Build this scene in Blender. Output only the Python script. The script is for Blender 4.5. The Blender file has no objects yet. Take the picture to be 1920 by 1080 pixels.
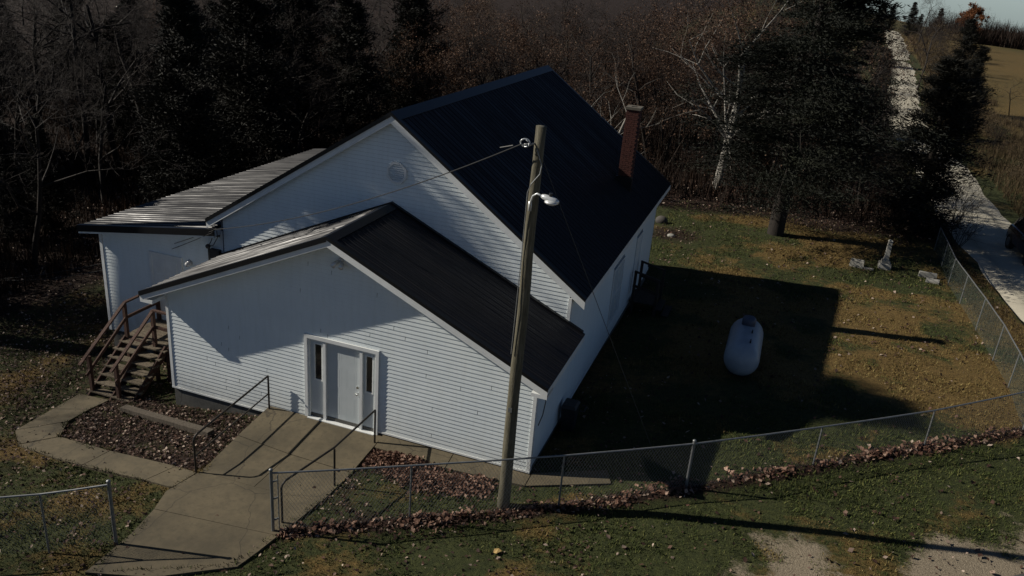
import bpy, math, random
import numpy as np
from mathutils import Vector, Matrix
random.seed(7); rng = np.random.default_rng(7)
S = bpy.context.scene; COL = S.collection
R = math.radians
# ---------------------------------------------------------------- camera, sky, sun, exposure
def cam_axes(yaw, pitch, roll):
    f = Vector((math.sin(yaw)*math.cos(pitch), math.cos(yaw)*math.cos(pitch), math.sin(pitch)))
    r = Vector((math.cos(yaw), -math.sin(yaw), 0)); u = r.cross(f)
    return math.cos(roll)*r+math.sin(roll)*u, -math.sin(roll)*r+math.cos(roll)*u, f
cr, cu, cf = cam_axes(-0.3067, -0.3817, 0.0848)
cd = bpy.data.cameras.new('camera'); cam = bpy.data.objects.new('camera', cd); COL.objects.link(cam)
M = Matrix((cr, cu, -cf)).transposed().to_4x4(); M.translation = (13.877, -15.156, 10.667)
cam.matrix_world = M
cd.sensor_width = 36; cd.lens = 1529.9/1920*36; cd.clip_end = 3000; S.camera = cam
SUN_EL, SUN_AZ = 31.3, 12.3
w = bpy.data.worlds.new('World'); S.world = w; w.use_nodes = True
nt = w.node_tree; bg = nt.nodes['Background']
sky = nt.nodes.new('ShaderNodeTexSky'); sky.sky_type = 'NISHITA'; sky.sun_disc = False
sky.sun_elevation = R(SUN_EL); sky.sun_rotation = R(259); sky.altitude = 200
sky.air_density = 0.5; sky.dust_density = 0.0; sky.ozone_density = 2.0
nt.links.new(sky.outputs[0], bg.inputs[0]); bg.inputs[1].default_value = 0.05
sd = bpy.data.lights.new('sun', 'SUN'); sd.energy = 5.0; sd.angle = R(0.5); sd.color = (1.0, 0.93, 0.82)
so = bpy.data.objects.new('sun', sd); COL.objects.link(so)
sdir = Vector((-math.cos(R(SUN_AZ))*math.cos(R(SUN_EL)), -math.sin(R(SUN_AZ))*math.cos(R(SUN_EL)), math.sin(R(SUN_EL))))
so.rotation_euler = sdir.to_track_quat('Z', 'Y').to_euler(); so.location = sdir*60
S.view_settings.view_transform = 'Standard'; S.view_settings.look = 'None'
S.view_settings.exposure = 0.06; S.view_settings.gamma = 1; S.view_settings.use_curve_mapping = False
S.render.engine = 'CYCLES'

# ---------------------------------------------------------------- terrain height
CP = [(0,0,-.96),(-2.2,-.2,-1.25),(-4.5,2.3,-1.5),(-4.5,8,-1.7),(-2,-3,-1.0),(1.5,-2,-.75),(2.6,-2.6,-.5),(2.9,-.1,-.55),(3.4,-5.5,-.3),(5.8,-4,-.3),(6.6,-.9,-.3),(9.8,-.4,-.2),(9.7,-1.3,-.2),(12.9,.6,.15),(16.5,5.2,.25),(16,.6,.28),(20,.5,.38),(21.3,7.4,.05),(16.8,17,-.5),(10,14,-.5),(14,23,-.5),(21.5,20,-.4),(24.5,27,-.5),(24.5,45,-.4),(24,73,-.3),(26,98,-.2),(29.5,142,-.2),(37,264,-.3),(-12,5,-1.8),(-15,-5,-1.3),(-10,-10,-.9),(0,-10,-.4),(10,-8,0),(20,-8,.5),(-20,30,-2.6),(0,30,-1.1),(-60,60,-3.5),(-40,-30,-1),(40,-30,.3),(45,20,-.3),(60,60,-.6),(60,140,-.3),(60,250,-.3),(-200,200,8),(0,100,-1.2),(-40,140,2),(0,400,8),(200,200,-3),(300,600,-45),(-400,600,10),(-100,280,9),(150,320,-9),(60,330,-4),(37,300,-2),(-400,-200,-3),(300,-200,0)]
_P = np.array(CP); _n = len(_P)
_K = np.linalg.norm(_P[:, None, :2]-_P[None, :, :2], axis=2); _B = np.c_[np.ones(_n), _P[:, :2]]
_W = np.linalg.solve(np.block([[_K, _B], [_B.T, np.zeros((3, 3))]]), np.r_[_P[:, 2], 0, 0, 0])
def gz(x, y):
    x = np.asarray(x, float); y = np.asarray(y, float); o = _W[_n]+_W[_n+1]*x+_W[_n+2]*y
    for i in range(_n): o = o+_W[i]*np.hypot(x-_P[i, 0], y-_P[i, 1])
    return o
def g(x, y): return float(gz(x, y))
def vnoise(x, y, s, seed=0):
    x = np.asarray(x)/s+seed*17.3; y = np.asarray(y)/s-seed*9.1
    def h(i, j):
        v = np.sin(i*127.1+j*311.7+seed*74.7)*43758.5453; return v-np.floor(v)
    xi = np.floor(x); yi = np.floor(y); fx = x-xi; fy = y-yi; fx = fx*fx*(3-2*fx); fy = fy*fy*(3-2*fy)
    return (h(xi, yi)*(1-fx)+h(xi+1, yi)*fx)*(1-fy)+(h(xi, yi+1)*(1-fx)+h(xi+1, yi+1)*fx)*fy
def segdist(x, y, pts):
    d = np.full(np.shape(x), 1e9)
    for (a, b), (c, e) in zip(pts[:-1], pts[1:]):
        vx, vy = c-a, e-b; t = np.clip(((x-a)*vx+(y-b)*vy)/(vx*vx+vy*vy), 0, 1)
        d = np.minimum(d, np.hypot(x-a-t*vx, y-b-t*vy))
    return d
def sm(v, a, b):
    t = np.clip((v-a)/(b-a), 0, 1); return t*t*(3-2*t)

# ---------------------------------------------------------------- materials
class NT:
    def __init__(s, name):
        s.m = bpy.data.materials.new(name); s.m.use_nodes = True; s.t = s.m.node_tree
        s.b = s.t.nodes['Principled BSDF']
    def n(s, ty, **kw):
        o = s.t.nodes.new(ty)
        for k, v in kw.items():
            if isinstance(v, (int, float, tuple)) and k.startswith('i_'):
                o.inputs[k[2:]].default_value = v
            else: setattr(o, k, v)
        return o
    def l(s, a, b): s.t.links.new(a, b)
    def pos(s):
        return s.n('ShaderNodeNewGeometry').outputs['Position']
    def noise(s, scale, detail=4, rough=.6, vec=None, dist=0.):
        o = s.n('ShaderNodeTexNoise', i_Scale=scale, i_Detail=float(detail), i_Roughness=rough, i_Distortion=dist)
        s.l(vec if vec is not None else s.pos(), o.inputs['Vector']); return o.outputs['Fac']
    def ramp(s, fac, stops):
        o = s.n('ShaderNodeValToRGB'); e = o.color_ramp.elements
        while len(e) < len(stops): e.new(.5)
        for el, (p, c) in zip(e, stops): el.position = p; el.color = (*c, 1)
        s.l(fac, o.inputs[0]); return o.outputs[0]
    def mix(s, f, a, b, mode='MIX'):
        o = s.n('ShaderNodeMixRGB', blend_type=mode)
        for v, i in ((f, 0), (a, 1), (b, 2)):
            if isinstance(v, (int, float)): o.inputs[i].default_value = v
            elif isinstance(v, tuple): o.inputs[i].default_value = (*v, 1)
            else: s.l(v, o.inputs[i])
        return o.outputs[0]
    def stretch(s, x, y, z):
        o = s.n('ShaderNodeMapping'); o.inputs['Scale'].default_value = (x, y, z); s.l(s.pos(), o.inputs[0]); return o.outputs[0]
    def bump(s, fac, strength=.3, dist=.02):
        o = s.n('ShaderNodeBump', i_Strength=strength, i_Distance=dist); s.l(fac, o.inputs['Height'])
        s.l(o.outputs[0], s.b.inputs['Normal'])
    def out(s, col, rough=.7, metal=0., spec=.5):
        if isinstance(col, tuple): s.b.inputs['Base Color'].default_value = (*col, 1)
        else: s.l(col, s.b.inputs['Base Color'])
        if isinstance(rough, float): s.b.inputs['Roughness'].default_value = rough
        else: s.l(rough, s.b.inputs['Roughness'])
        s.b.inputs['Metallic'].default_value = metal; s.b.inputs['Specular IOR Level'].default_value = spec
        return s.m
def simple(name, a, b, scale=3., rough=.7, metal=0., spec=.5, bump=0., bs=30.):
    m = NT(name); f = m.noise(scale, 5)
    c = m.ramp(f, [(.3, a), (.7, b)])
    if bump: m.bump(m.noise(bs, 4), bump, .02)
    return m.out(c, rough, metal, spec)
MT = {}
def mk_siding():
    m = NT('siding_vinyl'); f = m.noise(.9, 4); st = m.noise(2.2, 5, vec=m.stretch(4, 4, .5))
    c = m.ramp(f, [(.3, (.66, .72, .735)), (.75, (.75, .80, .80))])
    c = m.mix(m.ramp(st, [(.45, (0, 0, 0)), (.8, (.4, .4, .4))]), c, (.56, .60, .58))
    sp = m.n('ShaderNodeSeparateXYZ'); m.l(m.pos(), sp.inputs[0])
    dirt = m.n('ShaderNodeMapRange'); dirt.inputs['From Min'].default_value = .5; dirt.inputs['From Max'].default_value = -.9
    m.l(sp.outputs[2], dirt.inputs[0])
    dd = m.n('ShaderNodeMath', operation='MULTIPLY'); m.l(dirt.outputs[0], dd.inputs[0]); m.l(m.noise(5, 5), dd.inputs[1])
    c = m.mix(dd.outputs[0], c, (.33, .30, .24))
    m.bump(m.noise(60, 3, vec=m.stretch(.25, .25, 3)), .08, .01)
    return m.out(c, .42, 0., .5)
MT['siding'] = mk_siding()
MT['lapshade'] = simple('siding_lap_shade', (.10, .11, .12), (.14, .15, .16), 3, .9)  # wall backing coloured dark to stand for the shade under each siding lap
MT['trim'] = simple('white_trim', (.62, .64, .63), (.72, .74, .73), 3, .45, bump=.05)
MT['doorp'] = simple('door_paint', (0.4750, 0.5225, 0.5320), (0.5415, 0.5795, 0.5890), 2, .35)
def mk_roof():
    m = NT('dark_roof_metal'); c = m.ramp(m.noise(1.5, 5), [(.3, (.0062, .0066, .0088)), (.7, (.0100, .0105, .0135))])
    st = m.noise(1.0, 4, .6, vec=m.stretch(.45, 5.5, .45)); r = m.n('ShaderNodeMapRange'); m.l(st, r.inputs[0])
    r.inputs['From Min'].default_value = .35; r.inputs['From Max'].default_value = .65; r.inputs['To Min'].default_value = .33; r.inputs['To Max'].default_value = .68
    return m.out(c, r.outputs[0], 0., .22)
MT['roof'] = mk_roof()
MT['rooftrim'] = simple('black_roof_trim', (0.0035, 0.0038, 0.0049), (0.0056, 0.0060, 0.0073), 2, .4, 0., .4)
def mk_conc(name, a, b, c3):
    m = NT(name); c = m.ramp(m.noise(.9, 6, .65), [(.38, a), (.62, b)])
    c = m.mix(m.ramp(m.noise(9, 5), [(.5, (0, 0, 0)), (.7, (.6, .6, .6))]), c, c3)
    c = m.mix(m.ramp(m.noise(70, 2), [(.55, (0, 0, 0)), (.75, (.35, .35, .35))]), c, (.10, .09, .07))
    vo = m.n('ShaderNodeTexVoronoi', feature='DISTANCE_TO_EDGE', i_Scale=.42); mp = m.n('ShaderNodeMixRGB', blend_type='ADD'); mp.inputs[0].default_value = .35
    nz = m.n('ShaderNodeTexNoise', i_Scale=2.2, i_Detail=6.); m.l(m.pos(), nz.inputs['Vector']); m.l(m.pos(), mp.inputs[1]); m.l(nz.outputs['Color'], mp.inputs[2]); m.l(mp.outputs[0], vo.inputs['Vector'])
    c = m.mix(m.ramp(vo.outputs['Distance'], [(.0, (.75, .75, .75)), (.006, (0, 0, 0))]), c, (.022, .018, .012))
    m.bump(m.noise(45, 5), .35, .01); return m.out(c, .9)
MT['conc'] = mk_conc('weathered_concrete', (0.0654, 0.0531, 0.0305), (0.1154, 0.0921, 0.0530), (0.0538, 0.0456, 0.0265))
MT['found'] = mk_conc('foundation_block', (0.0600, 0.0600, 0.0540), (0.0960, 0.0930, 0.0840), (0.0480, 0.0450, 0.0360))
MT['glass'] = simple('dark_glass', (.010, .012, .014), (.015, .017, .02), 1, .08, 0., .8)
MT['rail'] = simple('rusty_pipe', (0.0225, 0.0200, 0.0175), (0.0400, 0.0325, 0.0250), 12, .55, .4)
MT['galv'] = simple('galvanized_steel', (0.1680, 0.1764, 0.1764), (0.2520, 0.2604, 0.2604), 9, .5, .6)
MT['wire'] = simple('galvanized_wire', (0.1721, 0.1823, 0.1823), (0.2531, 0.2633, 0.2633), 9, .55, .4)
MT['wiregreen'] = simple('green_coated_wire', (.045, .065, .052), (.07, .095, .08), 9, .6)
MT['yellow'] = simple('yellow_leaf', (.30, .19, .06), (.42, .30, .12), 20, .8)
MT['cable'] = simple('black_cable', (.02, .02, .02), (.03, .03, .03), 3, .6)
MT['chrome'] = simple('chrome', (.6, .6, .58), (.65, .65, .63), 3, .18, 1.)
def mk_wood(name, a, b, c3):
    m = NT(name); f = m.noise(7, 6, vec=m.stretch(3, 3, .35)); c = m.ramp(f, [(.3, a), (.5, b), (.72, c3)])
    m.bump(m.noise(25, 5, vec=m.stretch(3, 3, .3)), .6, .02); return m.out(c, .85)
MT['pole'] = mk_wood('pole_wood', (0.0450, 0.0390, 0.0240), (0.0900, 0.0810, 0.0510), (0.1380, 0.1260, 0.0900))
MT['redwood'] = mk_wood('stained_rail_wood', (0.0280, 0.0128, 0.0080), (0.0560, 0.0240, 0.0144), (0.0960, 0.0464, 0.0272))
MT['tread'] = mk_wood('weathered_tread', (0.0490, 0.0364, 0.0224), (0.1120, 0.0875, 0.0560), (0.1890, 0.1540, 0.1050))
MT['darkwood'] = mk_wood('dark_timber', (0.0108, 0.0084, 0.0060), (0.0210, 0.0162, 0.0120), (0.0360, 0.0270, 0.0210))
MT['timber'] = mk_wood('edging_timber', (0.0420, 0.0315, 0.0210), (0.0700, 0.0560, 0.0385), (0.1050, 0.0840, 0.0630))
MT['brick'] = simple('red_brick', (0.0386, 0.0084, 0.0054), (0.0713, 0.0178, 0.0105), 9, .9, bump=.4)
MT['mortar'] = simple('mortar', (0.0275, 0.0175, 0.0138), (0.0425, 0.0300, 0.0238), 14, .95)
MT['capst'] = simple('chimney_cap', (0.0750, 0.0660, 0.0480), (0.1200, 0.1080, 0.0840), 8, .9)
MT['tank'] = simple('tank_paint', (0.2475, 0.2805, 0.3135), (0.3300, 0.3630, 0.3960), 2, .4)
MT['tankdome'] = simple('tank_dome', (.05, .06, .09), (.08, .09, .12), 2, .5)
MT['stone'] = mk_conc('grave_marble', (0.2250, 0.2175, 0.1875), (0.3375, 0.3300, 0.3000), (0.1500, 0.1500, 0.1275))
MT['stonedark'] = mk_conc('grave_granite', (0.0420, 0.0385, 0.0350), (0.0840, 0.0770, 0.0700), (0.0560, 0.0350, 0.0280))
MT['lampw'] = simple('lamp_aluminium', (.50, .52, .52), (.62, .64, .64), 4, .35, .3)
MT['carp'] = simple('maroon_car_paint', (0.0150, 0.0030, 0.0040), (0.0180, 0.0040, 0.0050), 1, .25, .2, .6)
MT['tyre'] = simple('tyre_rubber', (.012, .012, .012), (.02, .02, .02), 6, .85)
MT['black'] = simple('black_plastic', (.010, .011, .014), (.016, .017, .02), 3, .5)
MT['head'] = simple('lamp_glass', (.4, .4, .4), (.5, .5, .5), 3, .1)
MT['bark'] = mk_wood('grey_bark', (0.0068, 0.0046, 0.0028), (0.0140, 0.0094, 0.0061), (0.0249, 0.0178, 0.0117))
MT['barkp'] = mk_wood('pale_bark', (0.0720, 0.0612, 0.0468), (0.2592, 0.2448, 0.2160), (0.3600, 0.3456, 0.3168))
MT['twig'] = simple('twigs', (0.0070, 0.0037, 0.0020), (0.0191, 0.0103, 0.0059), 1.5, .85)
MT['twigp'] = simple('tan_twigs', (0.0700, 0.0504, 0.0294), (0.1330, 0.0980, 0.0595), 1.5, .85)
def mk_fol(name, a, b, c3, tr=.25):
    m = NT(name); att = m.n('ShaderNodeAttribute'); att.attribute_name = 'tone'
    c = m.ramp(att.outputs['Fac'], [(0., a), (.5, b), (1., c3)])
    c = m.mix(m.ramp(m.noise(.55, 3), [(.35, (0, 0, 0)), (.7, (.55, .55, .55))]), c, a)
    mat = m.out(c, .75, 0., .25)
    if tr:
        t = m.n('ShaderNodeBsdfTranslucent'); m.l(c, t.inputs[0]); x = m.n('ShaderNodeMixShader'); x.inputs[0].default_value = tr
        m.l(m.b.outputs[0], x.inputs[1]); m.l(t.outputs[0], x.inputs[2]); m.l(x.outputs[0], m.t.nodes['Material Output'].inputs[0])
    return mat
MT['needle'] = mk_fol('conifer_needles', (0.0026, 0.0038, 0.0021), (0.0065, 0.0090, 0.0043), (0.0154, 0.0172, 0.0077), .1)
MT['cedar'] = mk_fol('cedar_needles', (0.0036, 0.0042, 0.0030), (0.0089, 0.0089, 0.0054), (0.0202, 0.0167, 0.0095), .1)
MT['russet'] = mk_fol('russet_leaves', (0.0268, 0.0139, 0.0087), (0.0812, 0.0408, 0.0228), (0.2479, 0.1613, 0.1080))
MT['orange'] = mk_fol('orange_leaves', (0.1050, 0.0375, 0.0135), (0.1800, 0.0675, 0.0225), (0.2550, 0.1125, 0.0450))
MT['brush'] = mk_fol('undergrowth_stems', (0.0067, 0.0040, 0.0025), (0.0202, 0.0117, 0.0071), (0.0528, 0.0315, 0.0210))
MT['weed'] = mk_fol('dry_weeds', (0.0385, 0.0252, 0.0126), (0.0840, 0.0581, 0.0294), (0.1540, 0.1155, 0.0595))
MT['litter'] = mk_fol('fallen_leaves', (.030, .015, .011), (.115, .062, .042), (.50, .40, .32), .1)
MT['litterp'] = mk_fol('drifted_leaves', (.085, .042, .028), (.24, .135, .092), (.46, .32, .24), .15)
def mk_ground():
    m = NT('ground_turf')
    def at(nm):
        a = m.n('ShaderNodeAttribute'); a.attribute_name = nm; return a.outputs['Fac']
    green = m.ramp(m.noise(7, 5), [(.3, (0.0204, 0.0260, 0.0093)), (.7, (0.0509, 0.0574, 0.0185))])
    dry = m.ramp(m.noise(9, 5), [(.3, (0.0788, 0.0519, 0.0177)), (.7, (0.1644, 0.1081, 0.0365))])
    fine = m.noise(3.6, 8, .72)
    def thr(a, f, wd=.18):
        s1 = m.n('ShaderNodeMath', operation='SUBTRACT'); m.l(a, s1.inputs[0]); m.l(f, s1.inputs[1])
        r = m.n('ShaderNodeMapRange'); r.inputs['From Min'].default_value = -wd; r.inputs['From Max'].default_value = wd
        m.l(s1.outputs[0], r.inputs[0]); return r.outputs[0]
    c = m.mix(thr(at('dry'), fine, .13), green, dry)
    lit = m.ramp(m.noise(14, 4), [(.3, (0.0084, 0.0056, 0.0035)), (.55, (0.0238, 0.0140, 0.0091)), (.8, (0.0630, 0.0364, 0.0238))])
    c = m.mix(thr(at('litter'), m.noise(3.1, 6, .7)), c, lit)
    gr = m.ramp(m.noise(30, 4), [(.3, (0.1520, 0.1227, 0.0841)), (.7, (0.2922, 0.2454, 0.1752))])
    c = m.mix(thr(at('gravel'), m.noise(1.3, 7, .75), .07), c, gr)
    m.bump(m.noise(28, 6, .7), .7, .05)
    return m.out(c, .95, 0., .2)
MT['ground'] = mk_ground()
def mk_road():
    m = NT('gravel_road'); c = m.ramp(m.noise(1.1, 6), [(.3, (.42, .385, .30)), (.7, (.56, .52, .41))])
    c = m.mix(m.ramp(m.noise(40, 3), [(.5, (0, 0, 0)), (.7, (.5, .5, .5))]), c, (.2, .18, .14))
    a = m.n('ShaderNodeAttribute'); a.attribute_name = 'rut'
    c = m.mix(a.outputs['Fac'], c, (.26, .24, .18)); m.bump(m.noise(35, 5), .2, .01); return m.out(c, .95)
MT['road'] = mk_road()
MT['asph'] = mk_conc('asphalt_road', (0.0389, 0.0389, 0.0389), (0.0648, 0.0622, 0.0605), (0.0778, 0.0734, 0.0691))
def mk_blade():
    m = NT('grass_blades'); a = m.n('ShaderNodeAttribute'); a.attribute_name = 'tone'
    b = m.n('ShaderNodeAttribute'); b.attribute_name = 'dry'
    gr = m.ramp(a.outputs['Fac'], [(0, (0.0199, 0.0323, 0.0075)), (.6, (0.0553, 0.0711, 0.0166)), (1, (0.1216, 0.1241, 0.0369))])
    dr = m.ramp(a.outputs['Fac'], [(0, (0.0802, 0.0507, 0.0168)), (.6, (0.1824, 0.1228, 0.0415)), (1, (0.2625, 0.1995, 0.0804))])
    return m.out(m.mix(b.outputs['Fac'], gr, dr), .8, 0., .2)
MT['blade'] = mk_blade()

# ---------------------------------------------------------------- object helpers
def root_loc(p):
    v = Vector((0, 0, 0))
    while p: v += p.location; p = p.parent
    return v
def tag(o, label=None, cat=None, group=None, kind=None):
    if label: o['label'] = label
    if cat: o['category'] = cat
    if group: o['group'] = group
    if kind: o['kind'] = kind
    return o
def link_mesh(name, me, mat, parent=None):
    if mat and not me.materials: me.materials.append(MT[mat])
    o = bpy.data.objects.new(name, me); COL.objects.link(o)
    if parent: o.parent = parent
    return o
def obj(name, vf, mat, parent=None, smooth=False):
    """vf = (verts, faces) in world space (root space when the root sits at the origin)"""
    V, F = vf; off = root_loc(parent)
    me = bpy.data.meshes.new(name); me.from_pydata([tuple(Vector(v)-off) for v in V], [], F)
    if smooth: me.polygons.foreach_set('use_smooth', [True]*len(me.polygons))
    me.update(); return link_mesh(name, me, mat, parent)
def fast(name, V, F, mat, parent=None, attrs=None, off=None):
    """V (n,3), F (m,k) numpy"""
    V = np.asarray(V, np.float32)
    if off is not None: V = V-np.array(off, np.float32)
    F = np.asarray(F, np.int32); me = bpy.data.meshes.new(name); k = F.shape[1]
    me.vertices.add(len(V)); me.vertices.foreach_set('co', V.ravel())
    me.loops.add(F.size); me.loops.foreach_set('vertex_index', F.ravel())
    me.polygons.add(len(F)); me.polygons.foreach_set('loop_start', np.arange(0, F.size, k, dtype=np.int32))
    me.update(calc_edges=True)
    for nm, v in (attrs or {}).items():
        a = me.attributes.new(nm, 'FLOAT', 'POINT'); a.data.foreach_set('value', np.asarray(v, np.float32))
    return link_mesh(name, me, mat, parent)
def empty(name, loc, rz=0., **kw):
    o = bpy.data.objects.new(name, None); COL.objects.link(o); o.location = loc; o.rotation_euler = (0, 0, rz)
    o.empty_display_size = .3; return tag(o, **kw)
def copy_tree(o, loc, rz=0., sc=1., label=None, group=None):
    c = o.copy(); COL.objects.link(c); c.location = loc; c.rotation_euler = (0, 0, rz)
    c.scale = (sc, sc, sc) if isinstance(sc, (int, float)) else sc
    if label: c['label'] = label
    if group: c['group'] = group
    elif 'group' in c: del c['group']
    for ch in [x for x in o.children]:
        d = ch.copy(); COL.objects.link(d); d.parent = c
    return c
def box(x0, x1, y0, y1, z0, z1):
    V = [(x, y, z) for z in (z0, z1) for y in (y0, y1) for x in (x0, x1)]
    return V, [(0, 2, 3, 1), (4, 5, 7, 6), (0, 1, 5, 4), (2, 6, 7, 3), (0, 4, 6, 2), (1, 3, 7, 5)]
def join(*vfs):
    V = []; F = []
    for v, f in vfs:
        n = len(V); V += [tuple(q) for q in v]; F += [tuple(i+n for i in q) for q in f]
    return V, F
def bar(a, b, w, h, up=(0, 0, 1)):
    a = Vector(a); b = Vector(b); d = (b-a).normalized(); s = d.cross(Vector(up))
    if s.length < 1e-4: s = d.cross(Vector((0, 1, 0)))
    s.normalize(); u = s.cross(d); V = []
    for p in (a, b):
        for i, j in ((-1, -1), (1, -1), (1, 1), (-1, 1)): V.append(p+s*(i*w/2)+u*(j*h/2))
    return V, [(3, 2, 1, 0), (4, 5, 6, 7), (0, 1, 5, 4), (1, 2, 6, 5), (2, 3, 7, 6), (3, 0, 4, 7)]
def tube(pts, r, n=8, caps=True):
    pts = [Vector(p) for p in pts]; V = []; F = []; rr = r if isinstance(r, (list, tuple)) else [r]*len(pts)
    d0 = (pts[1]-pts[0]).normalized(); a = d0.cross(Vector((0, 0, 1)))
    if a.length < .1: a = d0.cross(Vector((1, 0, 0)))
    a.normalize()
    for i, p in enumerate(pts):
        d = (pts[min(i+1, len(pts)-1)]-pts[max(i-1, 0)]).normalized(); a = (a-d*a.dot(d)).normalized(); b = d.cross(a)
        for k in range(n):
            t = 2*math.pi*k/n; V.append(p+(a*math.cos(t)+b*math.sin(t))*rr[i])
    for i in range(len(pts)-1):
        for k in range(n): F.append((i*n+k, i*n+(k+1) % n, (i+1)*n+(k+1) % n, (i+1)*n+k))
    if caps: F.append(tuple(range(n))[::-1]); F.append(tuple((len(pts)-1)*n+k for k in range(n)))
    return V, F
def prism(poly, z0f, z1f):
    """vertical prism of xy polygon (ccw) with top/bottom z functions or numbers"""
    n = len(poly); f0 = z0f if callable(z0f) else (lambda x, y: z0f); f1 = z1f if callable(z1f) else (lambda x, y: z1f)
    V = [(x, y, f0(x, y)) for x, y in poly]+[(x, y, f1(x, y)) for x, y in poly]
    return V, [tuple(range(n))[::-1], tuple(range(n, 2*n))]+[(i, (i+1) % n, n+(i+1) % n, n+i) for i in range(n)]
def sphere(c, r, nu=10, nv=7, sx=1, sy=1, sz=1):
    V = []; F = []
    for j in range(nv+1):
        p = math.pi*j/nv
        for i in range(nu):
            t = 2*math.pi*i/nu; V.append((c[0]+r*sx*math.sin(p)*math.cos(t), c[1]+r*sy*math.sin(p)*math.sin(t), c[2]+r*sz*math.cos(p)))
    for j in range(nv):
        for i in range(nu): F.append((j*nu+i, (j+1)*nu+i, (j+1)*nu+(i+1) % nu, j*nu+(i+1) % nu))
    return V, F

# ---------------------------------------------------------------- fence lines, path zones
FN = [(5.76,-3.91,-0.30,1.11),(8.08,-2.50,-0.22,1.11),(10.82,-0.91,-0.09,1.20),(13.29,0.55,0.16,1.35),(15.95,2.72,0.25,1.31),(18.58,4.88,0.22,1.31),(21.38,7.51,0.05,1.31)]
FR = [(21.38,7.51,0.05,1.31),(21.61,10.51,-0.08,1.10),(21.60,12.73,-0.18,1.10),(21.58,15.64,-0.30,0.95),(21.49,18.56,-0.38,0.82),(21.38,20.84,-0.42,0.76),(21.48,23.58,-0.46,0.66),(21.5,26.2,-.48,.64)]
FL = [(3.32,-5.45,-.31,1.08),(2.29,-6.04,-.39,.93),(-.3,-7.6,-.45,.84),(-3.0,-9.2,-.5,.78)]
fence_xy = [(a, b) for a, b, _, _ in FN]
road_pts = [(33,-40),(30.5,-18),(28.4,-4),(26.6,8),(25.4,18),(24.9,24),(24.4,32),(24.4,45),(24.3,73),(26.2,98),(29.6,142),(37,264),(41,290)]
PATHS = [[(3.45,-6.3),(5.75,-5.15),(5.9,-3.9),(6.2,-2.2),(6.2,0),(3.0,0),(3.05,-2.7),(2.85,-3.6),(3.3,-4.9)],
         [(3,-3.5),(-.45,-3.3),(-1.95,-3.12),(-2.65,-2.56),(-2.9,-.2),(-1.9,-.2),(-1.82,-1.7),(-1.33,-2.4),(1.68,-2.62),(3,-2.8)],
         [(6.1,0),(6.1,-.45),(9.9,-.42),(11.7,.2),(11.5,.7),(9.9,0)]]
def inside(x, y, poly):
    c = np.zeros(np.shape(x), bool); n = len(poly)
    for i in range(n):
        (a, b), (d, e) = poly[i], poly[(i+1) % n]
        hit = ((b > y) != (e > y)) & (x < (d-a)*(y-b)/((e-b) if e != b else 1e-9)+a); c ^= hit
    return c
def woods_line(x, y):   # >0 inside the woods
    a = -(x+9.5+1.5*vnoise(y, y*0, 4, 3))             # left woods
    b = (y-(27.5+1.6*vnoise(x, x*0, 3, 5)))             # back woods
    b = np.where((x > 22.4) | (y > 120), -5, b)
    return np.maximum(a, b)
def field(x, y): return (x > 32+2*vnoise(y, y*0, 9, 4)) & (y > 20)
def dry_amt(x, y):
    d = .40+.55*(vnoise(x, y, 1.6, 1)-.5)+.35*(vnoise(x, y, .5, 2)-.5)
    lawn = sm(x, 10, 15)*sm(y, 4.5, 9)*(1-sm(y, 27, 30))
    d = d+lawn*(.26+.5*(vnoise(x, y, 1.9, 8)-.5)+.35*(vnoise(x, y, .7, 18)-.5))-sm(y, 15, 19)*sm(x, 9, 11)*.10; d = d-.38*np.exp(-((y-19.8)/1.2)**2)*sm(x, 14, 16)
    outside = sm(-(y-(.73*x-8.4)), .0, .8)*(x > 5)
    d = d-.16*outside+.38*sm(-(y-(.45*x-8.2)), -.8, 1.2)*(x > 6)
    nearf = np.exp(-(segdist(x, y, fence_xy)/2.2)**2)*(y > .73*x-8.4)*(x < 17); d = d-.22*nearf
    d = np.where(x < 4, d-.02, d)
    return np.clip(np.where(field(x, y), .56+.3*(vnoise(x, y, 20, 2)-.5), d), 0, 1)
def gravel_amt(x, y):
    e = (.8*(x-16.8)+.1-y)*.34-.27+1.15*(vnoise(x, y, 1.4, 6)-.5)+.4*(vnoise(x, y, .45, 7)-.5)
    return np.clip(.5+.8*e, 0, 1)*(x > 11)*(y < 12)*np.where(segdist(x, y, [(25, 9), (30, -10)]) > 0, 1, 1)
def litter_amt(x, y):
    l = .10+.15*vnoise(x, y, .9, 11)
    l = np.maximum(l, sm(woods_line(x, y), -3.0, .5)*.95)
    l = np.maximum(l, .95*np.exp(-(segdist(x, y, [(fx+.05, fy-.05) for fx, fy in fence_xy])/(.22+.1*vnoise(x, y, 1.2, 4)))**2))
    bed = inside(x, y, [(-1.9,.6),(-1.8,-1.7),(-1.3,-2.5),(1.7,-2.7),(2.95,-2.75),(3.0,0),(0,0)]); l = np.where(bed, .55+.35*vnoise(x, y, .5, 12), l)
    l = np.maximum(l, .9*np.exp(-(((x-6.9)/.8)**2+((y+.65)/.38)**2)))
    l = np.maximum(l, .75*np.exp(-(segdist(x, y, [(6.7,-1.0),(7.6,-1.2),(8.9,-.8)])/.35)**2))
    l = np.maximum(l, .55*np.exp(-(segdist(x, y, [(6.2,-1.2),(6.3,-2.6),(7.2,-2.7)])/.4)**2))
    l = np.maximum(l, .85*np.exp(-(((x-9.8)/1.6)**2+((y-22.0)/1.5)**2)))
    l = np.maximum(l, .6*np.exp(-(((x-20.2)/1.0)**2+((y-26.8)/1.1)**2)))
    l = np.maximum(l, .42*sm(-x, -3.5, 3))
    l = np.maximum(l, .25*(y > 12)*(x < 22.4))
    return np.where(x > 22, np.minimum(l, .3), l)
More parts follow.
